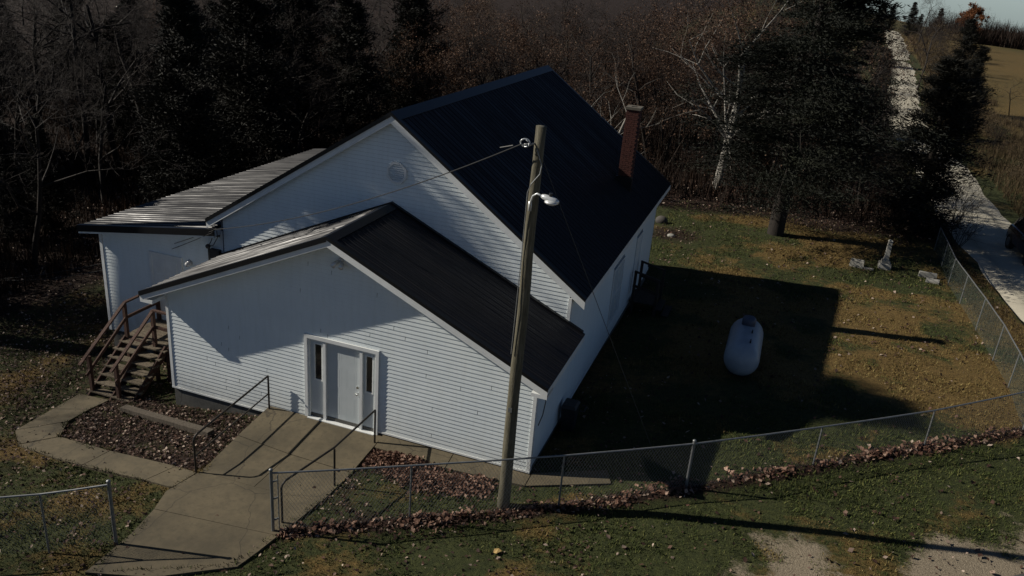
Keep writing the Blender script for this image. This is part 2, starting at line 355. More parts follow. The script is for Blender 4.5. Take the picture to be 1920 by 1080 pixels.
# ---------------------------------------------------------------- ground sheet
def axis(a, b, step, far0, far1, ratio=1.16):
    mid = list(np.arange(a, b+1e-6, step)); lo = []; s = step; v = a
    while v > far0: s *= ratio; v -= s; lo.append(v)
    hi = []; s = step; v = b
    while v < far1: s *= ratio; v += s; hi.append(v)
    return np.array(lo[::-1]+mid+hi)
gxs = axis(-14, 30, .3, -900, 1000); gys = axis(-11, 34, .3, -300, 1500)
GX, GY = np.meshgrid(gxs, gys); GZ = gz(GX, GY)
amp = .05*(vnoise(GX, GY, 1.2, 21)-.5)+.03*(vnoise(GX, GY, .5, 22)-.5)
for p in PATHS: amp = np.where(inside(GX, GY, [(x, y) for x, y in p]), 0, amp)
GZ = GZ+amp*(segdist(GX, GY, road_pts) > 4)
nx = len(gxs); ny = len(gys); ii = np.arange(nx*ny).reshape(ny, nx)
F = np.stack([ii[:-1, :-1], ii[:-1, 1:], ii[1:, 1:], ii[1:, :-1]], -1).reshape(-1, 4)
gx, gy = GX.ravel(), GY.ravel()
gr = fast('ground', np.stack([gx, gy, GZ.ravel()], -1), F, 'ground', attrs={'dry': dry_amt(gx, gy), 'litter': litter_amt(gx, gy), 'gravel': gravel_amt(gx, gy)})
tag(gr, kind='structure'); gr.data.polygons.foreach_set('use_smooth', [True]*len(gr.data.polygons))
# roads
def ribbon(name, pts, half, mat, lift, rut=True, sub=24, across=9):
    P2 = []; 
    for i in range(len(pts)-1):
        n = max(2, int(math.dist(pts[i], pts[i+1])/1.5)); n = min(n, 60)
        p0 = pts[max(i-1, 0)]; p1 = pts[i]; p2 = pts[i+1]; p3 = pts[min(i+2, len(pts)-1)]
        for k in range(n):
            t = k/n; P2.append(tuple(.5*((2*p1[c])+(-p0[c]+p2[c])*t+(2*p0[c]-5*p1[c]+4*p2[c]-p3[c])*t*t+(-p0[c]+3*p1[c]-3*p2[c]+p3[c])*t**3) for c in (0, 1)))
    P2.append(pts[-1]); P2 = np.array(P2); T = np.gradient(P2, axis=0); T /= np.linalg.norm(T, axis=1)[:, None]; N = np.stack([T[:, 1], -T[:, 0]], -1)
    u = np.linspace(-1, 1, across); V = []; A = []
    for i, (p, n) in enumerate(zip(P2, N)):
        wv = half*(1+.07*math.sin(i*.7)+.05*math.sin(i*1.9))
        for q in u:
            x, y = p+n*q*wv; V.append((x, y, g(x, y)+lift+.05*(1-q*q)-(.06 if abs(q) > .99 else 0))); A.append(.7*math.exp(-((abs(q)-.45)/.14)**2)*rut)
    idx = np.arange(len(V)).reshape(len(P2), across)
    F = np.stack([idx[:-1, :-1], idx[:-1, 1:], idx[1:, 1:], idx[1:, :-1]], -1).reshape(-1, 4)
    return tag(fast(name, V, F, mat, attrs={'rut': A}), kind='structure')
ribbon('gravel_road', road_pts, 1.95, 'road', .03)
ribbon('paved_road', [(8,-12.1),(14,-7.0),(19.6,-1.5),(23.3,1.5),(27,3.5)], 1.3, 'asph', .012, rut=False)

# ---------------------------------------------------------------- concrete path
pathr = empty('path', (4.6, -2.8, -.4), kind='structure')
RZ = lambda x, y: -.17+(.095*y if y > -2.72 else -.258+.0*(y+2.72))
def pz(x, y):
    if y > -2.8 and x > 2.8: return max(-.16+.105*y, g(x, y)+.045)
    return max(g(x, y)+.035, -.45 if x > 2.8 else -9)
def slab(poly, zf=pz, th=.16): obj('slab', prism(poly, lambda x, y: zf(x, y)-th, zf), 'conc', pathr)
slab([(3.0,-1.30),(4.50,-1.42),(4.50,-.03),(3.0,-.03)])
slab([(4.515,-1.42),(6.15,-1.50),(6.15,-.03),(4.515,-.03)])
slab([(3.06,-2.70),(4.50,-2.78),(4.50,-1.435),(3.0,-1.315)], lambda x, y: pz(x, y)-.008)
slab([(4.515,-2.78),(6.12,-2.70),(6.15,-1.515),(4.515,-1.435)], lambda x, y: pz(x, y)-.008)
gp = lambda x, y: g(x, y)+.05 if y < -4 else max(g(x, y)+.045, pz(x, y)-.01)
slab([(2.9,-3.62),(3.15,-4.25),(5.95,-4.0),(6.1,-2.715),(4.5,-2.795),(3.06,-2.715)], gp)
slab([(3.155,-4.265),(3.35,-5.1),(3.42,-6.3),(4.6,-5.95),(5.8,-5.1),(5.88,-4.6),(5.94,-4.015)], gp)
wk = lambda x, y: g(x, y)+.05
slab([(2.92,-3.47),(3.02,-2.80),(2.40,-2.72),(2.16,-3.41)], wk)
slab([(2.14,-3.41),(2.38,-2.72),(1.68,-2.63),(.35,-2.56),(.30,-3.34)], wk)
slab([(.28,-3.34),(.33,-2.56),(-1.33,-2.42),(-1.90,-3.11),(-.45,-3.28)], wk)
slab([(-1.92,-3.08),(-1.36,-2.40),(-1.84,-1.71),(-2.60,-2.56)], wk)
slab([(-2.60,-2.54),(-1.86,-1.69),(-1.93,-.95),(-2.78,-1.3)], wk)
slab([(-2.78,-1.28),(-1.93,-.93),(-1.90,-.3),(-2.92,-.3)], wk)
ap = lambda x, y: max(g(x, y)+.05, (-.115+.22*min(0, y+.05)) if x < 10 else -9)
slab([(6.17,-.46),(7.99,-.50),(7.99,-.035),(6.17,-.035)], ap); slab([(8.01,-.50),(9.9,-.44),(9.9,-.035),(8.01,-.035)], ap)
slab([(9.92,-.44),(11.7,.2),(11.5,.7),(9.92,.05)], ap)

# ---------------------------------------------------------------- church
W = 9.865; L1 = 2.637; OVF = .47
ch = empty('church', (4.9, 7.0, -.5), label='white sided country church with dark metal roofs and a front vestibule', cat='church')
C = lambda name, vf, mat, parent=ch, smooth=False: obj(name, vf, mat, parent, smooth)
# vestibule: walls
VX, VR, VS = 4.92, 4.774, None
def vz(x):   # top surface of vestibule roof
    return 4.774-(abs(x-4.92))*(4.774-2.378)/(5.28 if x > 4.92 else 5.27)
def vwall(x): return vz(x)-.20
def mz(x): return 7.055-(abs(x-4.907))*((7.055-3.314)/5.232 if x > 4.907 else (7.055-3.42)/5.55)
def mwall(x): return mz(x)-.18
def wz(x): return 2.47+(x+5.1)*(3.20-2.47)/4.75
def wwall(x): return wz(x)-.22
DX0, DX1, DZ0, DZ1 = 4.10, 5.95, -.17, 2.0
def wall_front(y, d, pts_left, pts_right):
    pass
y0 = .012
def gable_face(xs, ztop, zbot, y, th):   # slab of wall following sampled top line
    V = []; n = len(xs)
    for yy in (y, y+th):
        V += [(x, yy, zbot(x) if callable(zbot) else zbot) for x in xs]+[(x, yy, ztop(x)) for x in xs]
    F = []
    for i in range(n-1):
        F += [(i, i+1, n+i+1, n+i), (2*n+i+1, 2*n+i, 3*n+i, 3*n+i+1), (n+i, n+i+1, 3*n+i+1, 3*n+i), (i+1, i, 2*n+i, 2*n+i+1)]
    F += [(0, n, 3*n, 2*n), (n-1, 3*n-1, 4*n-1, 2*n-1)]
    return V, F
C('wall', join(gable_face([0.02, DX0], vwall, -.34, y0, .12), gable_face([DX0, 4.92, DX1], vwall, DZ1, y0, .12), gable_face([DX1, W-.02], vwall, -.05, y0, .12),
   box(W-.14, W-.02, y0+.12, L1, -.05, vwall(W)), box(.02, .14, y0+.12, L1, -.34, vwall(0.02))), 'lapshade')
C('wall', join(gable_face([-.29, 4.907, 9.78], mwall, lambda x: -.02, L1+.012, .12), box(9.66, 9.78, L1+.14, 15.0, -.02, 3.25), box(-.29, 9.78, 14.98, 15.08, -.3, 3.2)), 'lapshade')
C('wall', join(gable_face([-4.60, -.30], wwall, -.85, L1+.013, .12), box(-4.62, -4.5, L1+.14, 15.0, -.85, wwall(-4.6)-.02)), 'lapshade')
C('foundation', join(box(.03, 4.05, .03, .2, -1.6, -.35), box(.03, .25, .2, L1, -1.6, -.35), box(4.06, W-.03, .03, .2, -.8, -.06), box(W-.25, W-.03, .2, L1, -.8, -.06),
   box(9.5, 9.76, L1+.05, 14.95, -1.4, -.03), box(-4.57, -.05, L1+.04, L1+.25, -2.4, -.86), box(-4.57, -4.3, L1+.25, 14.95, -2.8, -.86)), 'found')
# siding courses
EXP = .1016
def course(y, zb, zt, spans, face='F', x_plane=0.):
    """lapped board; spans = [(xb0, xb1, xt0, xt1)]"""
    V = []; F = []
    for (a, b, c, d) in spans:
        n = len(V)
        pts = [(a, .015, zb+.006), (b, .015, zb+.006), (b, .004, zb+.007), (a, .004, zb+.007), (c, .004, zt), (d, .004, zt)]
        for (u, o, z) in pts: V.append((u, y-o, z) if face == 'F' else (x_plane+o, u, z))
        F += [(n, n+1, n+5, n+4), (n+3, n+2, n+1, n), (n, n+4, n+3), (n+1, n+2, n+5)] if face == 'F' else [(n, n+1, n+5, n+4), (n, n+3, n+2, n+1), (n, n+4, n+3), (n+1, n+2, n+5)]
    return V, F
def side_x(zf, z, a, b, right):
    """x where roof underside crosses height z, searching from apex a to eave b"""
    if zf(b) >= z: return b
    lo, hi = a, b
    for _ in range(40):
        m_ = (lo+hi)/2
        if zf(m_) > z: lo = m_
        else: hi = m_
    return lo
def siding_front(y, zlo_l, zlo_r, zhi, apex, xl, xr, zf, hole=None, cut=None, seams=0):
    k = 0; z = zlo_l
    while z < zhi:
        zt = z+EXP
        a, b = side_x(zf, z, apex, xl, 0), side_x(zf, z, apex, xr, 1)
        c, d = side_x(zf, min(zt, zf(apex)-.002), apex, xl, 0), side_x(zf, min(zt, zf(apex)-.002), apex, xr, 1)
        ztt = min(zt, zf(apex)-.002)
        if cut: # hide-under-roof trimming is not needed, boards run behind
            pass
        sp = [(a, b, c, d)]
        if hole and z < hole[3]-.02:
            sp = [(a, hole[0], c, hole[0]), (hole[1], b, hole[1], d)]
            if zlo_r is not None and z < zlo_r-.01: sp = sp[:1]
        parts = []
        for s_ in sp:
            if seams and s_[1]-s_[0] > 3.0 and rng.random() < seams:
                xm = s_[0]+(s_[1]-s_[0])*rng.uniform(.25, .75)
                parts += [[(s_[0], xm, s_[2], xm)], [(xm+.012, s_[1], xm+.012, s_[3])]]
            else: parts.append([s_])
        for p_ in parts: C('siding_board', course(y, z, ztt, p_), 'siding')
        z = zt
siding_front(y0, -.36, -.05, vwall(VX), VX, .07, W-.07, vwall, hole=(DX0, DX1, DZ0, DZ1), seams=.5)
siding_front(L1+.012, 2.20, None, mwall(4.907), 4.907, -.22, 9.72, mwall)
z = -.86
while z < 3.0:  # wing front
    def wx(zz): return max(-4.53, min(-.31, (zz+.22-2.47)/((3.20-2.47)/4.75)-5.1))
    a, c = wx(z), wx(z+EXP)
    if c < -.5: C('siding_board', course(L1+.013, z, z+EXP, [(a, -.31, c, -.31)]), 'siding')
    z += EXP
k = 0; z = 0.
while z < 3.1:
    C('siding_board', course(0, z, z+EXP, [(L1+.1, 7.72, L1+.1, 7.72), (9.26, 11.3, 9.26, 11.3), (12.3, 14.93, 12.3, 14.93)] if z < 2.25 and z > .35 else [(L1+.1, 14.93, L1+.1, 14.93)], 'S', 9.78), 'siding'); z += EXP
z = 0.
while z < 2.1:
    C('siding_board', course(0, z, z+EXP, [(.08, L1+.02, .08, L1+.02)], 'S', W-.02), 'siding'); z += EXP
# corner posts
for (xa, ya, zb_, zt_) in ((0.0, 0, -.37, vwall(0)), (W-.08, 0, -.06, vwall(W)+.02), (9.70, L1, -.02, 3.22)):
    C('corner_post', join(box(xa, xa+.08, ya-.016, ya+.07, zb_, zt_), box(xa+(-.004 if xa < 1 else .06), xa+(.03 if xa < 1 else .092), ya-.01, ya+.085, zb_+.003, zt_-.003)), 'trim')
C('corner_post', box(-4.64, -4.54, L1-.016, L1+.08, -.88, wwall(-4.64)), 'trim')
C('corner_post', box(-.33, -.25, L1-.010, L1+.05, 1.3, 3.1), 'trim')
# starter strip / sill trims
C('sill_trim', box(9.775, 9.81, L1+.1, 15.0, -.10, -.001), 'trim')
C('sill_trim', join(box(5.97, W, -.022, .02, -.10, -.055), box(.0, 4.08, -.022, .02, -.41, -.365)), 'trim')
# door unit
C('door_frame', join(box(DX0-.07, DX0+.01, -.045, .05, DZ0, DZ1+.08), box(DX1-.01, DX1+.07, -.045, .05, DZ0, DZ1+.08), box(DX0+.01, DX1-.01, -.045, .05, DZ1-.01, DZ1+.08),
   box(DX0+.01, DX0+.05, -.01, .14, DZ0+.02, DZ1-.01), box(DX1-.05, DX1-.01, -.01, .14, DZ0+.02, DZ1-.01), box(DX0+.05, DX1-.05, -.01, .14, DZ1-.05, DZ1-.01),
   box(4.53, 4.60, -.02, .14, DZ0+.02, DZ1-.05), box(5.51, 5.58, -.02, .14, DZ0+.02, DZ1-.05)), 'trim')
C('threshold', box(DX0+.012, DX1-.012, -.09, .16, DZ0-.04, DZ0+.018), 'trim')
door = C('door', box(4.60, 5.51, .045, .09, DZ0+.02, DZ1-.05), 'doorp')
for (a, b) in ((4.72, 4.99), (5.12, 5.39)):
    for (c, d) in ((0.02, .62), (.78, 1.36), (1.50, 1.82)):
        C('door_panel', join(box(a, b, .0442, .0455, c, c+.02), box(a, b, .0442, .0455, d-.02, d), box(a, a+.02, .0442, .0455, c+.02, d-.02), box(b-.02, b, .0442, .0455, c+.02, d-.02), box(a+.05, b-.05, .0440, .0455, c+.05, d-.05)), 'doorp', door)
C('door_knob', join(sphere((5.44, -.005, .78), .034), tube([(5.44, .045, .78), (5.44, 0, .78)], .02)), 'chrome', door, True)
C('deadbolt', tube([(5.44, .045, .95), (5.44, .012, .95)], .03, 12), 'chrome', door)
for (a, b, ga, gb) in ((DX0+.05, 4.53, 4.28, 4.46), (5.58, DX1-.05, 5.66, 5.82)):
    sl = C('sidelight', join(box(a, ga, .04, .09, DZ0+.02, DZ1-.05), box(gb, b, .04, .09, DZ0+.02, DZ1-.05), box(ga, gb, .04, .09, DZ0+.02, .90), box(ga, gb, .04, .09, 1.84, DZ1-.05)), 'doorp')
    C('glass_pane', box(ga, gb, .06, .07, .90, 1.84), 'glass', sl)
    C('glass_trim', join(box(ga-.03, ga, .028, .0402, .87, 1.87), box(gb, gb+.03, .028, .0402, .87, 1.87), box(ga, gb, .028, .0402, .87, .90), box(ga, gb, .028, .0402, 1.84, 1.87)), 'trim', sl)
# wing door behind the stairs
C('wing_door_frame', join(box(-2.84, -2.74, L1-.045, L1+.02, -.08, 2.04), box(-1.78, -1.68, L1-.045, L1+.02, -.08, 2.04), box(-2.74, -1.78, L1-.045, L1+.02, 1.95, 2.04)), 'trim')
wd = C('wing_door', box(-2.74, -1.78, L1-.03, L1+.0, -.08, 1.95), 'trim')
for (a, b) in ((-2.64, -2.32), (-2.20, -1.88)):
    for (c, d) in ((.1, .75), (.9, 1.4), (1.5, 1.83)): C('door_panel', box(a, b, L1-.038, L1-.0295, c, d), 'trim', wd)
C('wall_lantern', join(tube([(-1.42, L1-.01, 1.95), (-1.42, L1-.10, 1.95)], [.09, .05], 12), sphere((-1.42, L1-.12, 1.93), .07)), 'head', smooth=True)
# windows on the right side wall
for (a, b, c, d) in ((7.74, 9.24, .36, 2.26),):
    wf = C('window', join(box(9.77, 9.83, a, a+.07, c, d), box(9.77, 9.83, b-.07, b, c, d), box(9.77, 9.83, a+.07, b-.07, c, c+.07), box(9.77, 9.83, a+.07, b-.07, d-.07, d), box(9.775, 9.82, a+.07, b-.07, 1.28, 1.33), box(9.776, 9.821, (a+b)/2-.03, (a+b)/2+.03, c+.07, 1.28), box(9.776, 9.821, (a+b)/2-.03, (a+b)/2+.03, 1.33, d-.07)), 'trim')
    C('glass_pane', box(9.785, 9.80, a+.07, b-.07, c+.07, d-.07), 'doorp', wf)
sdoor = C('side_door', join(box(9.77, 9.82, 11.32, 11.40, .2, 2.24), box(9.77, 9.82, 12.2, 12.28, .2, 2.24), box(9.77, 9.82, 11.4, 12.2, 2.16, 2.24), box(9.78, 9.80, 11.4, 12.2, .1, 2.16)), 'trim')
# gable vent
vc = (5.03, L1-.01, 5.58)
def octo(r, y): return [(vc[0]+r*math.cos(R(22.5+45*i)), y, vc[2]+r*math.sin(R(22.5+45*i))) for i in range(8)]
V = octo(.29, L1-.045)+octo(.23, L1-.045)+octo(.29, L1+.01)+octo(.23, L1+.0)
F = []
for i in range(8):
    j = (i+1) % 8; F += [(i, 8+i, 8+j, j), (i, j, 16+j, 16+i), (8+i, 24+i, 24+j, 8+j)]
vent = C('gable_vent', (V, F), 'trim')
for i in range(8):
    zz = vc[2]-.20+i*.055; hw = min(.225, .225+.09-abs(zz-vc[2])*.98) if abs(zz-vc[2]) > .09 else .225
    C('louver', bar((vc[0]-hw, L1-.022, zz), (vc[0]+hw, L1-.022, zz), .045, .008, up=(0, -.7, .7)), 'trim', vent)
# twin floodlight
C('floodlight', join(tube([(5.01, .0, 4.12), (5.01, -.05, 4.12)], .06, 10), tube([(5.01, -.04, 4.12), (4.93, -.1, 4.07), (4.90, -.20, 4.0)], [.02, .045, .06], 10), tube([(5.01, -.04, 4.12), (5.09, -.1, 4.07), (5.12, -.20, 4.0)], [.02, .045, .06], 10)), 'lampw', smooth=True)
# ---- roofs: ribbed panels
def roof_panel(xr, zr, xe, ze, ya, yb, pitch=.2286, name='roof_panel'):
    prof = []; n = max(1, round((yb-ya)/pitch)); p = (yb-ya)/n
    for i in range(n):
        b = ya+i*p
        prof += [(b, 0), (b+.016, .017), (b+.036, .017), (b+.052, 0), (b+p*.48, 0), (b+p*.50, .006), (b+p*.62, .006), (b+p*.64, 0)]
    prof.append((yb, 0))
    d = Vector((xe-xr, 0, ze-zr)).normalized(); nrm = Vector((-d.z, 0, d.x)) if d.x > 0 else Vector((d.z, 0, -d.x))
    V = []
    for (x, z) in ((xr, zr), (xe, ze)):
        for (y, h) in prof: V.append((x+nrm.x*h, y, z+nrm.z*h))
    m_ = len(prof); F = [(i, i+1, m_+i+1, m_+i) if d.x < 0 else (i+1, i, m_+i, m_+i+1) for i in range(m_-1)]
    # turned-down eave edge
    base = len(V); V += [(xe, y, ze-.03) for y, h in prof]; F += [(m_+i, m_+i+1, base+i+1, base+i) if d.x < 0 else (m_+i+1, m_+i, base+i, base+i+1) for i in range(m_-1)]
    C(name, (V, F), 'roof')
def roof_side(xr, zr, xe, ze, ya, yb):
    n = round((yb-ya)/.914); w_ = (yb-ya)/n
    for i in range(n): roof_panel(xr, zr, xe, ze, ya+i*w_, ya+(i+1)*w_)
def slope_slab(xa, za, xb, zb, ya, yb, t0, t1):
    V = [(xa, ya, za-t0), (xb, ya, zb-t0), (xb, yb, zb-t0), (xa, yb, za-t0), (xa, ya, za-t1), (xb, ya, zb-t1), (xb, yb, zb-t1), (xa, yb, za-t1)]
    return V, [(0, 1, 2, 3), (7, 6, 5, 4), (0, 4, 5, 1), (1, 5, 6, 2), (2, 6, 7, 3), (3, 7, 4, 0)]
VY0, VY1 = -OVF, L1+.0
for xe in (10.20, -.35):
    roof_side(VX, 4.774-.004, xe, vz(xe), VY0+.02, VY1)
    C('roof_deck', slope_slab(VX, 4.774, xe-(.02 if xe > 5 else -.02), vz(xe), VY0+.03, VY1-.012, .02, .16), 'trim')
    sgn = 1 if xe > 5 else -1
    C('rake_fascia', slope_slab(VX, 4.774, xe, vz(xe), VY0, VY0+.028, .07, .225), 'trim')
    C('rake_trim', join(slope_slab(VX, 4.774, xe+.01*sgn, vz(xe), VY0-.022, VY0+.10, -.028, -.022), slope_slab(VX, 4.774, xe+.01*sgn, vz(xe), VY0-.024, VY0-.004, -.024, .10 if sgn < 0 else .055)), 'rooftrim')
    C('eave_fascia', box(min(xe, xe-.03*sgn), max(xe, xe-.03*sgn), VY0+.03, VY1-.02, vz(xe)-.20, vz(xe)-.035), 'trim')
C('eave_return', join(prism([(W-.02, VY0+.001), (10.20, VY0+.001), (10.20, -.02), (W-.02, -.02)], vz(10.2)-.25, vz(10.2)-.16)), 'trim')
C('eave_return', join(prism([(-.35, VY0+.001), (.02, VY0+.001), (.02, -.02), (-.35, -.02)], vz(10.2)-.25, vz(10.2)-.16)), 'trim')
C('ridge_cap', join(slope_slab(VX, 4.80, VX+.20, vz(VX+.20)+.028, VY0-.02, VY1, -.0, .006), slope_slab(VX, 4.80, VX-.20, vz(VX-.20)+.028, VY0-.02, VY1, -.0, .006)), 'rooftrim')
C('wall_flashing', join(slope_slab(VX, 4.774, 10.16, vz(10.16), L1-.10, L1-.003, -.06, -.024), slope_slab(VX, 4.774, -.3, vz(-.3), L1-.10, L1-.003, -.06, -.024)), 'rooftrim')
MY0, MY1 = L1-.17, 15.28
for xe in (10.14, -.64):
    roof_side(4.907, 7.055-.004, xe, mz(xe), MY0+.02, MY1-.02)
    sgn = 1 if xe > 5 else -1
    C('roof_deck', slope_slab(4.907, 7.055, xe-.02*sgn, mz(xe), MY0+.03, MY1-.03, .02, .15), 'trim')
    C('rake_fascia', slope_slab(4.907, 7.055, xe, mz(xe), MY0, MY0+.028, .055, .25), 'trim')
    C('rake_fascia', slope_slab(4.907, 7.055, xe, mz(xe), MY1-.028, MY1, .055, .22), 'trim')
    C('rake_trim', join(slope_slab(4.907, 7.055, xe+.01*sgn, mz(xe), MY0-.022, MY0+.10, -.028, -.022), slope_slab(4.907, 7.055, xe+.01*sgn, mz(xe), MY0-.024, MY0-.004, -.024, .09 if sgn < 0 else .05)), 'rooftrim')
    C('rake_trim', join(slope_slab(4.907, 7.055, xe+.01*sgn, mz(xe), MY1-.10, MY1+.022, -.028, -.022)), 'rooftrim')
    C('eave_fascia', box(min(xe, xe-.03*sgn), max(xe, xe-.03*sgn), MY0+.03, MY1-.03, mz(xe)-.20, mz(xe)-.035), 'trim')
C('ridge_cap', join(slope_slab(4.907, 7.09, 5.14, mz(5.14)+.028, MY0-.02, MY1+.02, 0, .006), slope_slab(4.907, 7.09, 4.67, mz(4.67)+.028, MY0-.02, MY1+.02, 0, .006)), 'rooftrim')
# wing roof (falls to -x)
roof_side(-.32, wz(-.32)-.004, -5.1, wz(-5.1), 2.36, 15.08)
C('roof_deck', slope_slab(-.30, wz(-.30), -5.08, wz(-5.08), 2.37, 15.07, .02, .2), 'trim')
C('rake_trim', join(slope_slab(-.28, wz(-.28), -5.12, wz(-5.12), 2.32, 2.46, -.028, -.022), slope_slab(-.28, wz(-.28), -5.12, wz(-5.12), 2.318, 2.338, -.024, .17)), 'rooftrim')
C('rake_fascia', slope_slab(-.30, wz(-.30), -5.1, wz(-5.1), 2.34, 2.36, .15, .23), 'trim')
C('eave_fascia', box(-5.1, -5.07, 2.37, 15.07, wz(-5.1)-.2, wz(-5.1)-.035), 'trim')
# chimney of real bricks
CX0, CX1, CY0, CY1 = 8.90, 9.33, 11.06, 11.50
chim = C('chimney', box(CX0+.012, CX1-.012, CY0+.012, CY1-.012, 3.6, 6.52), 'mortar')
vfs = []; z = 3.62; row = 0
while z < 6.5:
    for i in range(-1, 3):
        a = CX0+i*.205+(row % 2)*.1; x0_, x1_ = max(a, CX0), min(a+.195, CX1)
        if x1_-x0_ > .02: vfs += [box(x0_, x1_, CY0+rng.uniform(-.003, .003), CY0+.09, z, z+.058), box(x0_, x1_, CY1-.09, CY1, z, z+.058)]
        b = CY0+.095+i*.205+(row % 2)*.1; q0, q1 = max(b, CY0+.095), min(b+.195, CY1-.095)
        if q1-q0 > .02: vfs += [box(CX1-.09, CX1+rng.uniform(-.003, .003), q0, q1, z, z+.058), box(CX0, CX0+.09, q0, q1, z, z+.058)]
    z += .068; row += 1
tag(C('brick_courses', join(*vfs), 'brick', chim), kind='stuff')
C('chimney_cap', join(box(CX0-.03, CX1+.03, CY0-.03, CY0+.12, 6.52, 6.60), box(CX0-.03, CX1+.03, CY1-.12, CY1+.03, 6.52, 6.60), box(CX0-.03, CX0+.12, CY0+.12, CY1-.12, 6.521, 6.601), box(CX1-.12, CX1+.03, CY0+.12, CY1-.12, 6.521, 6.601)), 'capst', chim)
C('flue_flashing', join(box(CX0-.06, CX1+.06, CY0-.06, CY0-.005, 3.7, 4.35)), 'rooftrim', chim)
C('service_mast', join(tube([(-.66, L1-.1, 1.9), (-.66, L1-.1, 2.6)], .03, 8), sphere((-.66, L1-.13, 2.62), .07), tube([(-.66, L1-.12, 2.62), (-.5, L1-.2, 2.8), (-.38, 2.42, 3.05), (-.3, 2.36, 3.2)], .012, 5), tube([(-.66, L1-.12, 2.62), (-.42, L1-.2, 2.72), (-.25, 2.42, 2.98), (-.22, 2.36, 3.2)], .012, 5)), 'cable')
C('meter_box', box(-.62, -.31, L1-.12, L1-.02, 2.28, 2.55), 'black')
C('hanging_cable', tube([(10.02, .15, 2.1), (10.02, .18, 1.7), (9.98, .2, 1.35), (9.92, .12, 1.1)], .012, 5), 'cable')

# side stoop
st = empty('side_stoop', (10.3, 11.6, -.5), label='dark wooden stoop with handrails at the side door of the church', cat='stoop')
for a in (11.1, 12.25):
    for (xx, zb_, zt_) in ((9.95, -.7, 1.12), (10.75, -.7, .92)): obj('post', box(xx-.045, xx+.045, a-.045, a+.045, g(xx, a)-.1, zt_), 'darkwood', st)
    obj('handrail', bar((9.9, a, 1.14), (10.8, a, .95), .09, .05), 'darkwood', st); obj('lower_rail', bar((9.9, a, .62), (10.8, a, .45), .04, .09), 'darkwood', st)
for i in range(6): obj('deck_board', box(9.84+i*.148, 9.84+i*.148+.14, 11.05, 12.3, .02, .06), 'darkwood', st)
for i in range(2): obj('step', box(10.74+i*.25, 10.98+i*.25, 11.15, 12.2, -.16-i*.18, -.12-i*.18), 'darkwood', st)

# front-left wooden stairs
ws = empty('wooden_stairs', (-2.0, 1.0, -1.3), label='reddish wooden stairs with open treads and handrails rising to the wing door', cat='stairs')
Wd = lambda n, vf, m='redwood': obj(n, vf, m, ws)
nst = 7
for i in range(nst):
    zt_ = -1.25+(i+.6)*.166; yy = -.12+i*.205
    for k_ in range(2):
        q = rng.uniform(-.01, .01)
        Wd('tread', bar((-2.74+rng.uniform(-.03, .02), yy+k_*.125, zt_+q), (-1.18+rng.uniform(-.05, .05), yy+k_*.125+rng.uniform(-.01, .01), zt_+rng.uniform(-.012, .012)), .118, .036), 'tread')
for xx in (-2.66, -1.95, -1.26): Wd('stringer', bar((xx, -.2, -1.32), (xx, 1.28, -.14), .045, .24))
for i in range(9): Wd('deck_board', box(-2.72+rng.uniform(-.02, .0), -.02, 1.27+i*.152, 1.27+i*.152+.143, -.11+rng.uniform(-.004, .004), -.075), 'tread')
Wd('rim_joist', bar((-2.7, 1.25, -.2), (-.02, 1.25, -.2), .04, .17)); Wd('rim_joist', bar((-2.7, 1.27, -.2), (-2.7, 2.6, -.2), .04, .17))
for (px, py, zt_) in ((-2.62, -.12, -.10), (-2.62, 1.28, .93), (-2.62, 2.55, .93), (-1.72, -.12, -.12), (-1.60, 1.22, .95), (-.1, 1.22, .93), (-1.2, 1.24, -.1)):
    Wd('post', box(px-.045, px+.045, py-.045, py+.045, g(px, py)-.1, zt_))
Wd('handrail', bar((-2.62, -.45, -.22), (-2.62, 1.30, .95), .09, .045)); Wd('handrail', bar((-2.62, 1.30, .95), (-2.62, 2.58, .95), .09, .045))
Wd('lower_rail', bar((-2.60, -.28, -.60), (-2.60, 1.28, .50), .04, .09)); Wd('lower_rail', bar((-2.60, 1.32, .50), (-2.60, 2.58, .50), .04, .09))
Wd('handrail', bar((-1.70, -.32, -.25), (-1.58, 1.24, .97), .09, .045)); Wd('handrail', bar((-1.58, 1.22, .97), (-.04, 1.22, .95), .09, .045))
Wd('lower_rail', bar((-1.70, -.2, -.62), (-1.6, 1.2, .46), .04, .09)); Wd('lower_rail', bar((-1.55, 1.22, .46), (-.04, 1.22, .46), .04, .09))

# timber edging in the leaf bed
ed = obj('edging_timber', bar((-1.06, -.66, -1.0), (2.09, -1.15, -.6), .2, .14), 'timber'); tag(ed, 'long weathered edging timber lying in the leaf-filled bed', 'timber')

# ramp handrails
hl = empty('handrail', (3.0, -1.4, -.35), label='brown pipe handrail with a middle rail left of the ramp', cat='handrail')
obj('post', tube([(2.99, -2.79, -.5), (2.99, -2.79, .42)], .024), 'rail', hl); obj('post', tube([(3.06, -.14, -.25), (3.06, -.14, .74)], .024), 'rail', hl)
obj('top_rail', tube([(2.99, -2.79, .40), (2.992, -2.76, .47), (3.0, -2.68, .52), (3.06, -.14, .75)], .024), 'rail', hl); obj('middle_rail', tube([(2.99, -2.79, .0), (3.06, -.14, .26)], .018), 'rail', hl)
hr = empty('handrail', (6.0, -2.0, -.3), label='brown pipe handrail running from the gate up to the right of the door', cat='handrail')
for (x_, y_, b_, t_) in ((5.78, -3.62, -.4, .60), (6.06, -2.07, -.5, .66), (6.10, -.32, -.3, .68)): obj('post', tube([(x_, y_, b_), (x_, y_, t_)], .024), 'rail', hr)
obj('top_rail', tube([(5.78, -3.62, .58), (5.785, -3.59, .64), (5.80, -3.50, .69), (6.06, -2.07, .70), (6.10, -.32, .70)], .024), 'rail', hr)

